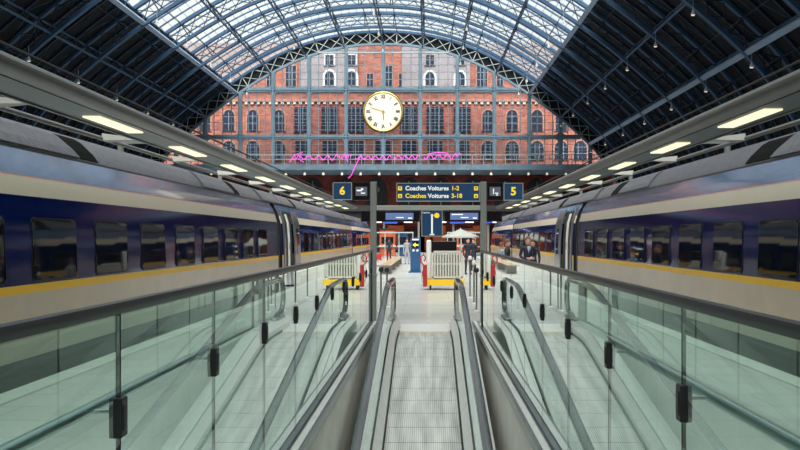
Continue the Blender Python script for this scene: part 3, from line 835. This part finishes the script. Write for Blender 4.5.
# ------------------------------------------------------------------ glazed end screen
DS = 1/ (F/DEND)   # metres per pixel at the screen
def ex(x): return (x-428.)*DS
def ez(y): return E+(238.-y)*DS
sc = thing('glazed_end_screen', 'blue iron glazed screen closing the arch around the station clock', 'glazed screen', (AX, DEND, 0))
ZB, Z1, Z2 = ez(165), ez(137), ez(90)
mx = [(x-383.)*DS for x in (170, 206, 240, 273, 309, 346, 383, 420, 457, 494, 529, 560, 590)]
mx[0], mx[1] = -(590-383)*DS, -(561-383)*DS+(-.0)
def bz(X): return arch_z(X)-.1
b = None
for X in mx:
    top = bz(X)
    if top < ZB+.5: continue
    b = MB(); b.box(X-.26, X+.26, -.22, .22, ZB-.4, top, 0); b.box(X-.12, X+.12, -.34, -.22, ZB-.4, top, 0); b.build('main_mullion', 'steellight', sc)
for Z, h in ((Z1, .30), (Z2, .34)):
    hw = max(x for x, z in HALF if z >= Z)
    b = MB(); b.box(-hw, hw, -.22, .22, Z-h, Z+h, 0); b.box(-hw, hw, -.30, -.22, Z-.08, Z+.1, 0); b.build('transom', 'steellight', sc)
    # rounded corners (cusps) under and above
    b = MB()
    for X in mx:
        for sx in (-1, 1):
            for sz in (-1, 1):
                cx, cz = X+sx*.26, Z+sz*h
                if cz > bz(cx+sx*.5)-.3: continue
                b.prism([(cx, cz), (cx+sx*.55, cz), (cx+sx*.22, cz+sz*.10), (cx+sx*.10, cz+sz*.22), (cx, cz+sz*.55)], -.18, .18)
    b.build('corner_cusp', 'steellight', sc)
# thin glazing bars
b = MB()
for a, c in zip([-36.]+mx, mx+[36.]):
    for u in (.25, .5, .75):
        X = a+(c-a)*u; top = bz(X)
        if top > ZB+.6: b.box(X-.045, X+.045, -.08, .08, ZB, top)
hz = [ZB+.9+1.05*k for k in range(18)]
for Z in hz:
    if Z > 29.2: continue
    hw = max(x for x, z in HALF if z >= Z+.05); b.box(-hw, hw, -.05, .05, Z-.025, Z+.025)
b.build('glazing_bars', 'barpale', sc)
b = MB(); hw = max(x for x, z in HALF if z >= ez(53)); b.box(-hw, hw, -.3, .0, ez(53)-.10, ez(53)+.10)
b.build('upper_rail', 'steelwhite', sc)
# one glass sheet
b = MB(); P = [(x, z-.05) for x, z in FULL if z >= ZB]; P = [(P[0][0], ZB)] + P + [(P[-1][0], ZB)]; b.prism(P, .10, .13); b.build('glass_sheet', 'screenglass', sc)
# deck in front and behind
b = MB(); b.box(-36, 36, -.5, 8.6, ZB-.75, ZB-.05, 0); b.box(-36, 36, -.62, -.5, ZB-.75, ZB+.05, 0); b.build('deck', 'steellight', sc)
b = MB(); hw = 33.5
b.box(-hw, hw, -.60, -.54, ZB+1.35, ZB+1.47); b.box(-hw, hw, -.60, -.54, ZB+.70, ZB+.78)
X = -hw
while X < hw: b.box(X-.04, X+.04, -.6, -.54, ZB, ZB+1.4); X += 1.6
b.build('railing', 'steelwhite', sc)
# clock
ck = thing('station_clock', 'large round white station clock with gold rim hung on the end screen', 'clock', (AX, DEND-.45, ez(112)))
R = 20.2*DS
b = MB(); b.lathe([(R*.80, .40), (R*.97, .32), (R, .12), (R*.99, -.02), (R*.95, -.10), (R*.90, -.02), (R*.885, 0), (R*.5, .01)], (0,0,0), 48, axis='y'); b.build('rim', 'gold', ck, smooth=True)
b = MB(); b.lathe([(R*1.03, .36), (R*1.03, .16)], (0,0,0), 48, axis='y'); b.build('outer_ring', 'black', ck, smooth=True)
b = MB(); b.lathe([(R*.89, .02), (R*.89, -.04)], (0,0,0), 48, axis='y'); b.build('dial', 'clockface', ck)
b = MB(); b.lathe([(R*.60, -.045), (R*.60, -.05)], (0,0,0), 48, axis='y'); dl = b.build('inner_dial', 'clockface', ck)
for h_ in range(12):
    a = h_*PI/6
    nm = ['XII','I','II','III','IIII','V','VI','VII','VIII','IX','X','XI'][h_]
    o = text_mesh('numeral', nm, R*.23, 'black', ck, (math.sin(a)*R*.72, -.06, math.cos(a)*R*.72), (PI/2, a, 0), bold=.03); o.scale = (.75, 1.15, 1)
def hand(ang, L, w_, nm, m):
    b = MB(); d = V((math.sin(ang), 0, math.cos(ang))); p = V((math.cos(ang), 0, -math.sin(ang)))
    q = [(-d*L*.18 - p*w_), (-d*L*.18+p*w_), (d*L*.7+p*w_), (d*L), (d*L*.7-p*w_)]
    n = len(q); b.add([v+V((0,-.12,0)) for v in q]+[v+V((0,-.08,0)) for v in q], [tuple(range(n)), tuple(range(2*n-1,n-1,-1))]+[(i,i+n,(i+1)%n+n,(i+1)%n) for i in range(n)])
    b.build(nm, m, ck)
hand(math.radians(288), R*.72, .055, 'minute_hand', 'gold'); hand(math.radians(176), R*.48, .09, 'hour_hand', 'gold')
b = MB(); b.lathe([(.18, -.14), (.18, -.04)], (0,0,0), 16, axis='y'); b.build('hub', 'gold', ck)

# pink neon scribble (generic looping line)
b = MB()
def neon(pts):
    b.tube([(ex(x), DEND-1.15, ez(y)) for x, y in pts], .06, 5)
def wave(x0, x1, yc, am, n, slope=0):
    return [(x0+(x1-x0)*k/(n*8), yc+slope*k/(n*8)+am*math.sin(2*PI*k/8)*(1+.5*math.sin(k*1.7))) for k in range(n*8+1)]
neon([(291, 163), (296, 156), (304, 153), (300, 160), (305, 163)]); neon(wave(294, 340, 158.5, 2.2, 5)); neon(wave(342, 352, 157, 2.4, 2))
neon([(345, 155), (349, 163)]); neon(wave(356, 392, 158.5, 1.8, 5)); neon([(362, 155), (358, 163), (352, 176), (349, 179)])
neon(wave(394, 420, 158, 2.0, 4)); neon(wave(424, 457, 157.5, 2.6, 4)); neon([(428, 155), (436, 153.5), (447, 154)]); neon([(457, 157), (459, 154), (461, 155)])
tag(b.build('neon_tubing', 'neon', None, smooth=True), 'pink neon scribble of looping tube along the railing below the clock', 'neon light')
# floodlights under the deck
fl0 = None; xs = [212+18.6*k for k in range(21)]
for k, x in enumerate(xs):
    if fl0 is None:
        fl0 = thing('floodlight', 'x', 'lamp', group='floodlights under the end screen deck')
        q = MB(); q.box(-.05, .05, -.05, .05, -.35, 0); q.build('bracket', 'steelwhite', fl0)
        q = MB(); q.box(-.17, .17, -.12, .12, -.75, -.35); q.build('housing', 'canopypale', fl0)
        q = MB(); q.box(-.12, .12, -.14, -.12, -.70, -.42); q.build('lens', 'lampwhite', fl0); o = fl0
    else: o = copy_tree(fl0)
    o.location = (ex(x), DEND-.2, ZB-.75); o['label'] = 'white floodlight under the end screen deck, %s from left' % ORD[k]

# ------------------------------------------------------------------ hotel facade behind the screen
FY = 118.; FS = FY/F
def fx(x): return (x-428.)*FS
def fz(y): return E+(238.-y)*FS
ht = thing('brick_hotel', 'red brick gothic hotel front seen through the glazed end screen', 'building', (0, FY, 0))
b = MB(); b.box(-46, 34, 0, 1, ZB-.6, 32.5); b.build('brick_wall', 'brick', ht)
b = MB(); b.box(-46, 34, -.25, 0, fz(102), fz(99.5)); b.build('string_course', 'hotelstone', ht)
b = MB(); b.box(-46, 34, -.18, 0, fz(137.5), fz(135)); b.build('string_course', 'hotelstone', ht)
b = MB(); X = -44
while X < 32: b.box(X, X+.45, -.22, 0, fz(104.5), fz(102)); X += .95
b.build('dentil_course', 'hotelpale', ht)
b = MB(); b.box(fx(300), fx(358), -.5, 0, fz(88), 32.4); b.box(fx(402), fx(470), -.5, 0, fz(88), 32.4); b.build('grey_bay', 'hotelgrey', ht)
b = MB(); b.box(-46, 34, -.3, 0, fz(91), fz(88)); b.build('string_course', 'hotelstone', ht)
def arc_poly(cx, z0, z1, w, grow=0, arch=True):
    w = w/2+grow; z0 -= grow*.3; z1 += grow
    if not arch: return [(cx-w, z0), (cx+w, z0), (cx+w, z1), (cx-w, z1)]
    h = min(w*1.15, (z1-z0)*.6); n = 8
    return [(cx-w, z0), (cx+w, z0)] + [(cx+w*math.cos(PI*k/n), z1-h+h*math.sin(PI*k/n)) for k in range(n+1)]
def hwin(xc, yt, yb, wpx, arch=True, trim='hotelstone', dy=0, mull=2, frame=.22):
    cx, z0, z1, w_ = fx(xc), fz(yb), fz(yt), wpx*FS
    q = MB(); q.prism(arc_poly(cx, z0, z1, w_, frame, arch), -.14+dy, .05+dy); wn = q.build('window', trim, ht)
    q = MB(); q.prism(arc_poly(cx, z0, z1, w_, 0, arch), -.18+dy, -.13+dy); pn = q.build('pane', 'pane', wn)
    q = MB()
    for m_ in range(1, mull+1): X = cx-w_/2+w_*m_/(mull+1); q.box(X-.055, X+.055, -.24+dy, -.17+dy, z0, z1-(.35 if arch else 0))
    nb = max(1, int((z1-z0)/1.3))
    for m_ in range(1, nb+1): Z = z0+(z1-z0)*m_/(nb+1); q.box(cx-w_/2, cx+w_/2, -.23+dy, -.17+dy, Z-.04, Z+.04)
    q.build('sash', 'sash', wn)
for x in (205, 229, 253, 279, 488, 512, 537, 561): hwin(x, 110, 131, 11, mull=1)
for x in (303, 330, 356, 409, 435, 462): hwin(x, 101+6, 132, 17, False, 'brickdark', mull=3, frame=.15)
for x in (205, 229, 253, 279, 488, 512, 537, 561, 580): hwin(x, 141, 160, 13, mull=2)
for x in (303, 330, 356, 383, 409, 435, 462): hwin(x, 141, 160, 15, False, 'hotelstone', mull=2, frame=.12)
for x in (330, 352): hwin(x, 72, 86, 9, True, 'hotelwhite', -.5, 1, .35); hwin(x, 56, 66, 8, False, 'hotelwhite', -.5, 1, .25)
for x in (430, 460): hwin(x, 73, 86, 9, True, 'hotelwhite', -.5, 1, .35); hwin(x, 56, 66, 8, False, 'hotelgrey', -.5, 1, .25)
for x in (291, 387, 482): hwin(x, 66, 87, 10, False, 'hotelstone', 0, 2, .2)
for x in (370, 402, 415, 500, 518, 270): hwin(x, 74, 86, 6, False, 'hotelstone', 0, 1, .15)
# undercroft: dark brick wall with arched shop openings under the deck
b = MB(); b.box(-46, 34, 117.2, 117.9, 0, ZB-.6); struct(b.build('wall_back', 'brickdark'))
uc = thing('arcade', 'row of dark arched openings in the red brick wall under the end screen deck', 'arcade', (0, 117.2, 0))
for k in range(13):
    cx = -33+5.0*k
    q = MB(); q.prism(arc_poly(cx, 5.6, 11.2, 3.3, .35), -.25, 0); a = q.build('arch_surround', 'brickdark', uc)
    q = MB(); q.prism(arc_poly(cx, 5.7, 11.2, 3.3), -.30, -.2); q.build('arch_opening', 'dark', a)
    q = MB(); q.box(cx-.08, cx+.08, -.36, -.29, 5.7, 10.6); q.lathe([(.5, -.36), (.5, -.30)], (cx, 0, 9.3), 16, axis='y'); q.build('arch_tracery', 'stainlessdark', a)

b = MB(); b.box(-34, 30, -.3, 0, 0, .5); b.build('base_course', 'brickdark', uc)
# ------------------------------------------------------------------ concourse at the far end
# mezzanine fascia
t = thing('concourse_building', 'low glazed concourse building with dark fascia across the platform end', 'building', (0, 88, 0))
b = MB(); b.box(-30, 24, 0, 6, 4.9, 5.6); b.build('roof_fascia', 't_under', t)
b = MB(); b.box(-30, 24, .4, 6, 3.9, 4.9); b.build('dark_fascia', 'dark', t)
b = MB(); b.box(-30, 24, 5.6, 6, 0, 3.9); b.build('back_wall', 'brickdark', t)
for k in range(14):
    X = -29.8+4.1*k; b = MB(); b.box(X-.12, X+.12, .6, .84, 0, 3.9); b.build('column', 'pillar', t)
for k, (X0_, X1_, m) in enumerate([(-8.5, -6.6, 'orange'), (-5.0, -3.0, 'orange'), (-2.2, -.4, 'dark'), (.6, 2.2, 'orange'), (3., 5.2, 'dark'), (5.6, 7.6, 'orange'), (8, 10.5, 'orange'), (-12, -9.5, 'dark'), (-1.0, .3, 'orange')]):
    b = MB(); b.box(X0_, X1_, 4.9, 5.5, .2, 3.3 if k % 2 else 2.8); b.build('wall_panel', m, t)
for X0_, X1_, z_ in ((-5.2, -3.6, 3.45), (2.6, 4.3, 3.45), (-8.4, -7.2, 3.4), (6.6, 7.6, 3.5)):
    b = MB(); b.box(X0_, X1_, .25, .42, z_, z_+.55); b.build('fascia_sign', 'shopblue', t)
for X in (-9, -6.1, -2.4, 1.7, 5.0, 7.9, -12): 
    b = MB(); b.box(X-.5, X+.5, 2.4, 2.6, 3.6, 3.75); b.build('strip_light', 'shoplight', t)
# glazed screen in front
t = thing('glass_partition', 'low glass partition with pale metal rails in front of the concourse', 'partition', (0, 62, 0))
for X0_, X1_ in ((-4.7, -1.2), (1.6, 4.6)):
    b = MB(); b.box(X0_, X1_, -.03, .03, 2.15, 2.25); b.box(X0_, X1_, -.03, .03, 1.0, 1.05); b.build('rail', 'steelwhite', t)
    b = MB(); b.box(X0_, X1_, -.01, .01, .1, 2.15); b.build('glass_panel', 'screenglass', t)
    X = X0_
    while X <= X1_+.01: b = MB(); b.box(X-.03, X+.03, -.04, .04, 0, 2.25); b.build('post', 'steelwhite', t); X += 1.15

def lathe_obj(name, prof, m, parent, c=(0,0,0), n=20, axis='z', **k):
    b = MB(); b.lathe(prof, c, n, axis=axis); return b.build(name, m, parent, smooth=True, **k)
# parasol
t = thing('parasol', 'large off-white cafe parasol beyond the barrier cart', 'parasol', (px(460.5, 55), 55, 0))
b = MB(); R_ = 1.38
vs = [(0, 0, 2.42)] + [(R_*math.cos(2*PI*k/8), R_*math.sin(2*PI*k/8), 1.86) for k in range(8)] + [(R_*math.cos(2*PI*k/8), R_*math.sin(2*PI*k/8), 1.76) for k in range(8)] + [(0, 0, 2.36)]
fs = [(0, 1+k, 1+(k+1) % 8) for k in range(8)] + [(1+k, 9+k, 9+(k+1) % 8, 1+(k+1) % 8) for k in range(8)] + [(17, 9+(k+1) % 8, 9+k) for k in range(8)]
b.add(vs, fs); b.build('canopy', 'canvas', t)
b = MB(); b.tube([(0,0,.05), (0,0,2.5)], .03); b.build('pole', 'stainless', t)
lathe_obj('base', [(.3, 0), (.3, .06), (.08, .1)], 'concrete', t)

# far kiosks
for X_, w_, h_, m_, lab in ((-3.9, 1.5, 2.5, 'orange', 'small orange kiosk with white counter far left beyond the bench'), (3.6, 1.7, 2.5, 'orange', 'small orange kiosk with white counter far behind the parasol'), (-2.4, .9, 2.2, 'signblue', 'tall blue vending machine beside the orange kiosk, beyond the bench')):
    t = thing('kiosk', lab, 'kiosk', (X_, 72, 0))
    b = MB(); b.box(-w_/2, w_/2, 0, .9, 0, h_); b.build('cabinet', m_, t, bevel=.03)
    b = MB(); b.box(-w_/2-.05, w_/2+.05, -.25, 0, .95, 1.05); b.build('counter', 'white', t)
    b = MB(); b.box(-w_*.38, w_*.38, -.02, 0, 1.2, 1.85); b.build('screen', 'blackgloss', t)
    b = MB(); b.box(-w_/2, w_/2, -.05, .95, h_, h_+.18); b.build('roof_panel', 'dark', t)
# cafe table and chairs under the parasol
def cafe_chair(x, y, rz, lab):
    t = thing('cafe_chair', lab, 'chair', (x, y, 0), rz)
    b = MB(); b.box(-.21, .21, -.21, .21, .43, .46); b.build('seat', 'wood', t, bevel=.01)
    b = MB(); b.box(-.2, .2, .19, .22, .60, .86); b.build('backrest', 'wood', t, bevel=.01)
    for sx in (-.19, .19):
        for sy in (-.19, .2): b = MB(); b.tube([(sx, sy, 0), (sx, sy, .44 if sy < 0 else .84)], .014); b.build('leg', 'stainlessdark', t)
ux = px(460.5, 55)
t = thing('cafe_table', 'small round cafe table standing just before the parasol pole', 'table', (ux, 54.2, 0))
lathe_obj('tabletop', [(.38, .72), (.4, .73), (.4, .75), (.38, .76)], 'white', t); b = MB(); b.tube([(0,0,0), (0,0,.72)], .03); b.build('pedestal', 'stainlessdark', t)
lathe_obj('foot', [(.24, 0), (.24, .03), (.04, .05)], 'stainlessdark', t)
cafe_chair(ux-.75, 54.2, PI/2, 'wooden cafe chair left of the table under the parasol'); cafe_chair(ux+.75, 54.2, -PI/2, 'wooden cafe chair right of the table under the parasol')
# ------------------------------------------------------------------ barrier cart
CY = 25.2
cx0, cx1 = px(424, CY), px(464.5, CY)
t = thing('barrier_cart', 'yellow wheeled cart with cream slatted panel and black board at the walkway top', 'cart', ((cx0+cx1)/2, CY, 0))
W = cx1-cx0; h = W/2
b = MB(); b.box(-h, h, -.03, .75, .24, .34); b.box(-h, h, -.08, -.03, .16, .36); b.build('deck', 'cartyellow', t, bevel=.01)
b = MB(); b.box(-h+.15, h-.05, .1, .6, .17, .24); b.build('chassis', 'black', t)
for sx in (-h+.22, h-.14):
    for sy in (.08, .62): lathe_obj('wheel', [(.02, -.035), (.10, -.03), (.105, 0), (.10, .03), (.02, .035)], 'black', t, (sx, sy, .105), 16, 'x')
pz0, pz1 = .40, 1.32; pa, pb = px(432, CY)-(cx0+cx1)/2, px(462.5, CY)-(cx0+cx1)/2
b = MB(); b.box(pa, pb, -.02, .03, pz0, pz0+.06); b.box(pa, pb, -.02, .03, pz1-.06, pz1); b.box(pa, pa+.05, -.02, .03, pz0, pz1); b.box(pb-.05, pb, -.02, .03, pz0, pz1); b.box(pa, pb, .0, .03, .86, .90); b.build('panel_frame', 'cream', t)
for k in range(10):
    X = pa+.05+(pb-pa-.1)*(k+.5)/10; b = MB(); b.box(X-.026, X+.026, -.01, .015, pz0+.05, pz1-.05); b.build('slat', 'cream', t, bevel=.004)
b = MB(); b.box(pa-.19, pa-.02, .1, .62, .36, pz(240, CY)); b.build('end_panel', 'white', t, bevel=.05)
b = MB(); b.box(pa+.02, pb-.18, .3, .38, 1.28, pz(241, CY)); b.build('board', 'blackgloss', t, bevel=.02)
b = MB(); b.box(pa+.05, pb-.1, .12, .6, .36, 1.2); b.build('stacked_box', 'greycloth', t, bevel=.02)
b = MB(); X = px(423.5, CY)-(cx0+cx1)/2
b.tube([(X+.02, -.12, .3), (X-.03, -.14, .6), (X+.05, -.13, .8), (X-.09, -.12, .95), (X-.10, -.1, 1.12), (X, -.08, 1.2), (X+.08, -.06, 1.08), (X+.02, -.1, .98)], .024, 8); b.build('strap', 'red', t, smooth=True)
b = MB(); b.box(X-.02, X+.12, -.16, -.06, .12, .86); b.build('red_post', 'red', t, bevel=.02)
b = MB(); b.tube([(X-.06, -.05, .2), (X-.06, -.05, 1.1)], .015); b.tube([(pb+.03, 0, .3), (pb+.03, 0, 1.15)], .02); b.build('side_rail', 'stainless', t)

# blue ticket totem
TY = 38.
t = thing('information_totem', 'dark blue information totem with yellow arrow behind the cart, left side', 'totem', (px(415.5, TY), TY, 0))
b = MB(); b.box(-.26, .26, -.12, .12, .06, pz(238, TY)); b.build('body', 'signblue', t, bevel=.02)
b = MB(); b.box(-.34, .34, -.3, .3, 0, .06); b.build('base_plate', 'signblue', t)
b = MB(); b.box(-.16, .16, -.13, -.12, 1.25, 1.6); b.build('screen', 'blackgloss', t)
b = MB(); b.prism([(-.14, 1.40), (0, 1.52), (0, 1.44), (.15, 1.44), (.15, 1.36), (0, 1.36), (0, 1.28)], -.14, -.131); b.build('arrow', 'signyellow', t)
for X in (-.1, .1): lathe_obj('button', [(.05, -.14), (.05, -.12)], 'signwhite', t, (X, 0, 1.12), 14, 'y')
b = MB(); b.box(-.16, .16, -.13, -.12, 1.64, 1.70); b.build('caption', 'signwhite', t)

# bollards with round heads near the walkway top
def bollard(x, y, h_, kind, label):
    t = thing('bollard', label, 'bollard', (x, y, 0))
    b = MB(); b.tube([(0,0,0),(0,0,h_-.1)], .022, 10); b.build('post', 'stainlessdark', t, smooth=True)
    lathe_obj('foot', [(.07, 0), (.07, .012), (.03, .03)], 'stainless', t)
    lathe_obj('cap', [(.02, h_-.12), (.055, h_-.10), (.06, h_-.04), (.04, h_), (.01, h_+.01)], kind, t)
bollard(px(381, 18.), 18., 1.05, 'clamp', 'black-capped steel bollard just past the left sign pillar')
bollard(px(387, 19.), 19., 1.0, 'clamp', 'black round-headed bollard left of the walkway handrail end')
bollard(px(470, 22.), 22., 1.22, 'white', 'white-capped steel bollard right of the barrier cart')
bollard(px(474, 20.), 20., 1.15, 'white', 'white-capped steel bollard nearest the right sign pillar')
bollard(px(476.5, 18.), 18., 1.03, 'clamp', 'black-capped steel bollard inside the right sign pillar')
bollard(px(489.5, 17.6), 17.6, 1.05, 'clamp', 'black-capped steel bollard just outside the right sign pillar')
bollard(px(496, 19.5), 19.5, 1.05, 'clamp', 'black-capped steel bollard further outside the right sign pillar')
# gates : short glass barriers flanking the exit
for s, x0, x1, nm in ((-1, 336, 381, 'left'), (1, 488, 520, 'right')):
    Yg = 18.6; a, c = px(x0, Yg), px(x1, Yg)
    t = thing('glass_barrier', 'short clear glass barrier on posts %s of the walkway top' % nm, 'barrier', ((a+c)/2, Yg, 0))
    W = c-a; b = MB(); b.box(-W/2, W/2, -.006, .006, .12, 1.0); b.build('glass_panel', 'glassedge', t)
    for k in range(3):
        X = -W/2+W*k/2; b = MB(); b.tube([(X, .03, 0), (X, .03, 1.05)], .02); b.build('post', 'stainlessdark', t)
    b = MB(); b.box(-W/2, W/2, -.02, .05, 1.04, 1.07); b.build('rail', 'steelwhite', t)

# bench and red case
t = thing('wooden_bench', 'long pale wooden bench on the platform left of the totem', 'bench', (-2.05, 44, 0), rz=.0)
for k in range(4): b = MB(); b.box(-.22+.15*k-.06, -.22+.15*k+.06, -8, 8, .42, .46); b.build('seat_slat', 'wood', t)
for yy in (-7, -2.4, 2.4, 7): b = MB(); b.box(-.25, .25, yy-.05, yy+.05, 0, .42); b.build('leg', 'stainlessdark', t)
t = thing('suitcase', 'small red suitcase standing before the bench near the left pillar', 'suitcase', (px(379, 58), 58, 0))
b = MB(); b.box(-.2, .2, -.11, .11, .06, .56); b.build('case', 'red', t, bevel=.05)
b = MB(); b.tube([(-.10, .08, .54), (-.10, .08, .9), (.10, .08, .9), (.10, .08, .54)], .012); b.build('pull_handle', 'black', t)
for sx in (-.15, .15): lathe_obj('wheel', [(.01, -.02), (.035, -.02), (.035, .02), (.01, .02)], 'black', t, (sx, 0, .035), 12, 'x')

# ------------------------------------------------------------------ people
def skin_mesh(joints, edges, root, m, name, parent, sub=2):
    me = bpy.data.meshes.new(name); me.from_pydata([j[:3] for j in joints], edges, [])
    o = bpy.data.objects.new(name, me); COL.objects.link(o)
    o.modifiers.new('s', 'SKIN').use_smooth_shade = True
    sv = me.skin_vertices[0].data
    for i, j in enumerate(joints):
        r = j[3]; sv[i].radius = (r, j[4] if len(j) > 4 else r); sv[i].use_root = (i == root)
    sd_ = o.modifiers.new('d', 'SUBSURF'); sd_.levels = sub; sd_.render_levels = sub
    bpy.context.view_layer.update()
    dg = bpy.context.evaluated_depsgraph_get(); m2 = bpy.data.meshes.new_from_object(o.evaluated_get(dg))
    bpy.data.objects.remove(o)
    m2.materials.clear(); m2.materials.append(M[m])
    for p in m2.polygons: p.use_smooth = True
    o = bpy.data.objects.new(name, m2); COL.objects.link(o); o.parent = parent
    return o
def person(label, x, y, rz, hgt=1.78, pose='folded', hair='hair', top='suit', long_hair=False, shirt=True):
    t = thing('person', label, 'person', (x, y, 0), rz)
    k = hgt/1.78
    # faces -y in local space
    J = [(0,0,.95,.135,.10), (0,.0,1.12,.125,.095), (0,0,1.30,.172,.115), (0,0,1.42,.125,.085), (0,.01,1.50,.055,.055), (0,0,1.56,.05,.05)]
    Eg = [(0,1),(1,2),(2,3),(3,4),(4,5)]
    for s in (-1, 1):
        n = len(J)
        if pose == 'folded':
            arm = [(s*.19,0,1.42,.062), (s*.245,.03,1.16,.048), (s*.13,-.19,1.08,.036), (s*.02,-.235,1.10,.030)]
        elif pose == 'down':
            arm = [(s*.19,0,1.42,.062), (s*.235,.02,1.15,.046), (s*.235,-.05,.90,.034), (s*.235,-.07,.84,.028)]
        else:
            arm = [(s*.19,0,1.42,.062), (s*.24,.02,1.16,.046), (s*.20,-.20,1.12 if s > 0 else .98,.034), (s*.18,-.28,1.14 if s > 0 else .9,.028)]
        J += arm; Eg += [(3,n),(n,n+1),(n+1,n+2),(n+2,n+3)]
        n = len(J)
        J += [(s*.095,0,.86,.095), (s*.11,-.015,.48,.066), (s*.12,.02,.10,.048), (s*.125,-.10,.045,.042)]
        Eg += [(0,n),(n,n+1),(n+1,n+2),(n+2,n+3)]
    body = skin_mesh([(a[0]*k, a[1]*k, a[2]*k, *[r*k for r in a[3:]]) for a in J], Eg, 0, top, 'body', t, 2)
    # head as a shaped lathe-like mesh
    b = MB(); n = 16; prof = [(.012,1.50),(.045,1.515),(.062,1.545),(.072,1.58),(.078,1.62),(.079,1.66),(.075,1.70),(.060,1.74),(.035,1.765),(.01,1.775)]
    vs = []; fs = []
    for (r, z) in prof:
        for q in range(n):
            a = 2*PI*q/n; yy = math.sin(a)*r*1.22; 
            if yy < 0 and 1.53 < z < 1.60: yy *= 1.06
            if abs(math.sin(a)+1) < .02 and 1.585 < z < 1.64: yy -= .022
            vs.append((math.cos(a)*r*k, yy*k, z*k))
    for i in range(len(prof)-1):
        for q in range(n): fs.append((i*n+q, i*n+(q+1)%n, (i+1)*n+(q+1)%n, (i+1)*n+q))
    fs += [tuple(range(n-1,-1,-1)), tuple((len(prof)-1)*n+q for q in range(n))]
    b.add(vs, fs)
    for s in (-1, 1): b.lathe([(.004,-.012),(.022,-.006),(.022,.006),(.004,.012)], (s*.082*k, .01, 1.635*k), 8, axis='x')
    b.tube([(0,0,1.42*k),(0,0,1.56*k)], .046*k, 12)
    hd = b.build('head', 'skin', t, smooth=True)
    for s in (-1, 1): lathe_obj('eye', [(.002,-.004),(.010,-.002),(.010,.002),(.002,.004)], 'black', hd, (s*.030*k, -.090*k, 1.645*k), 8, 'y')
    b = MB(); b.box(-.022*k, .022*k, -.094*k, -.080*k, 1.562*k, 1.570*k); b.build('mouth', 'red', hd)
    # hair
    b = MB(); vs = []; fs = []; pr = [(.086,1.60 if not long_hair else 1.50),(.088,1.66),(.084,1.715),(.066,1.755),(.038,1.785),(.01,1.792)]
    for (r, z) in pr:
        for q in range(n):
            a = 2*PI*q/n; sy = math.sin(a); zz = z
            if sy < -.2 and z < 1.70: zz = 1.70
            vs.append((math.cos(a)*r*k, (sy*r*1.2+.008)*k, zz*k))
    for i in range(len(pr)-1):
        for q in range(n): fs.append((i*n+q, i*n+(q+1)%n, (i+1)*n+(q+1)%n, (i+1)*n+q))
    fs += [tuple(range(n-1,-1,-1)), tuple((len(pr)-1)*n+q for q in range(n))]
    b.add(vs, fs); b.build('hair', hair, t, smooth=True)
    # hands with five fingers
    for s in (-1, 1):
        if pose == 'folded': base, d = V((s*.02, -.235, 1.10)), V((-s*.9, -.15, .05))
        elif pose == 'down': base, d = V((s*.235, -.07, .84)), V((0, -.15, -1))
        else: base, d = (V((.18, -.28, 1.14)), V((-.3, -1, .1))) if s > 0 else (V((-.18, -.28, .9)), V((.1, -.7, -.7)))
        d.normalize(); sd2 = d.cross(V((0, 1, 0))) if abs(d.y) < .6 else d.cross(V((0, 0, 1))); sd2.normalize(); nn = d.cross(sd2).normalized()
        b = MB(); b.tube([base*k, (base+d*.04)*k, (base+d*.085)*k], [.026*k, .034*k, .03*k], 8)
        for q, (o_, L_) in enumerate(((-.026, .065), (-.009, .075), (.009, .07), (.026, .055))):
            p0 = base+d*.08+sd2*o_; b.tube([p0*k, (p0+d*L_*.5+nn*.006)*k, (p0+d*L_+nn*.025)*k], [.0095*k, .009*k, .007*k], 6)
        p0 = base+d*.03+sd2*.03; b.tube([p0*k, (p0+d*.03+sd2*.022)*k, (p0+d*.055+sd2*.022+nn*.01)*k], [.011*k, .010*k, .008*k], 6)
        b.build('hand', 'skin', t, smooth=True)
    for s in (-1, 1):
        b = MB(); b.tube([(s*.122*k, .05*k, .035), (s*.125*k, -.06*k, .04), (s*.128*k, -.15*k, .028)], [.045, .047, .03], 8); b.build('shoe', 'blackgloss', t, smooth=True)
    if shirt:
        b = MB(); b.prism([(-.05*k, 1.475*k), (0, 1.20*k), (.05*k, 1.475*k)], -.122*k, -.098*k); b.build('shirt_front', 'shirt', t)
        b = MB(); b.prism([(-.013*k, 1.45*k), (-.018*k, 1.24*k), (0, 1.21*k), (.018*k, 1.24*k), (.013*k, 1.45*k)], -.130*k, -.123*k); b.build('tie', 'signblue', t)
    return t
person('person in navy suit with white shirt, arms folded, before the right train', px(528, 23.5), 23.5, math.radians(8), 1.80, 'folded')
person('person in dark navy jacket turned sideways, near the right sign pillar', px(507.5, 24.2), 24.2, math.radians(75), 1.72, 'reach', shirt=False)
person('person in dark suit standing directly behind the one with folded arms', px(532.8, 25.3), 25.3, math.radians(-20), 1.70, 'down', hair='hairdark')
person('person in grey top partly behind the sideways standing person', px(501.5, 27.), 27., math.radians(120), 1.60, 'down', top='greycloth', shirt=False)
person('person in black clothes beyond the cart, under the parasol', px(468, 36.), 36., math.radians(20), 1.76, 'down', hair='hairdark', shirt=False)
person('person in black clothes beyond the cart, beside the right pillar', px(473.5, 40.), 40., math.radians(-40), 1.72, 'reach', hair='hairdark', shirt=False)

person('person in grey top walking far off between bench and blue totem', px(407, 50.), 50., math.radians(10), 1.72, 'down', hair='hairdark', top='greycloth', shirt=False)
person('person in dark clothes far off at the left end of the concourse', px(389, 56.), 56., math.radians(200), 1.75, 'down', hair='hairdark', shirt=False)
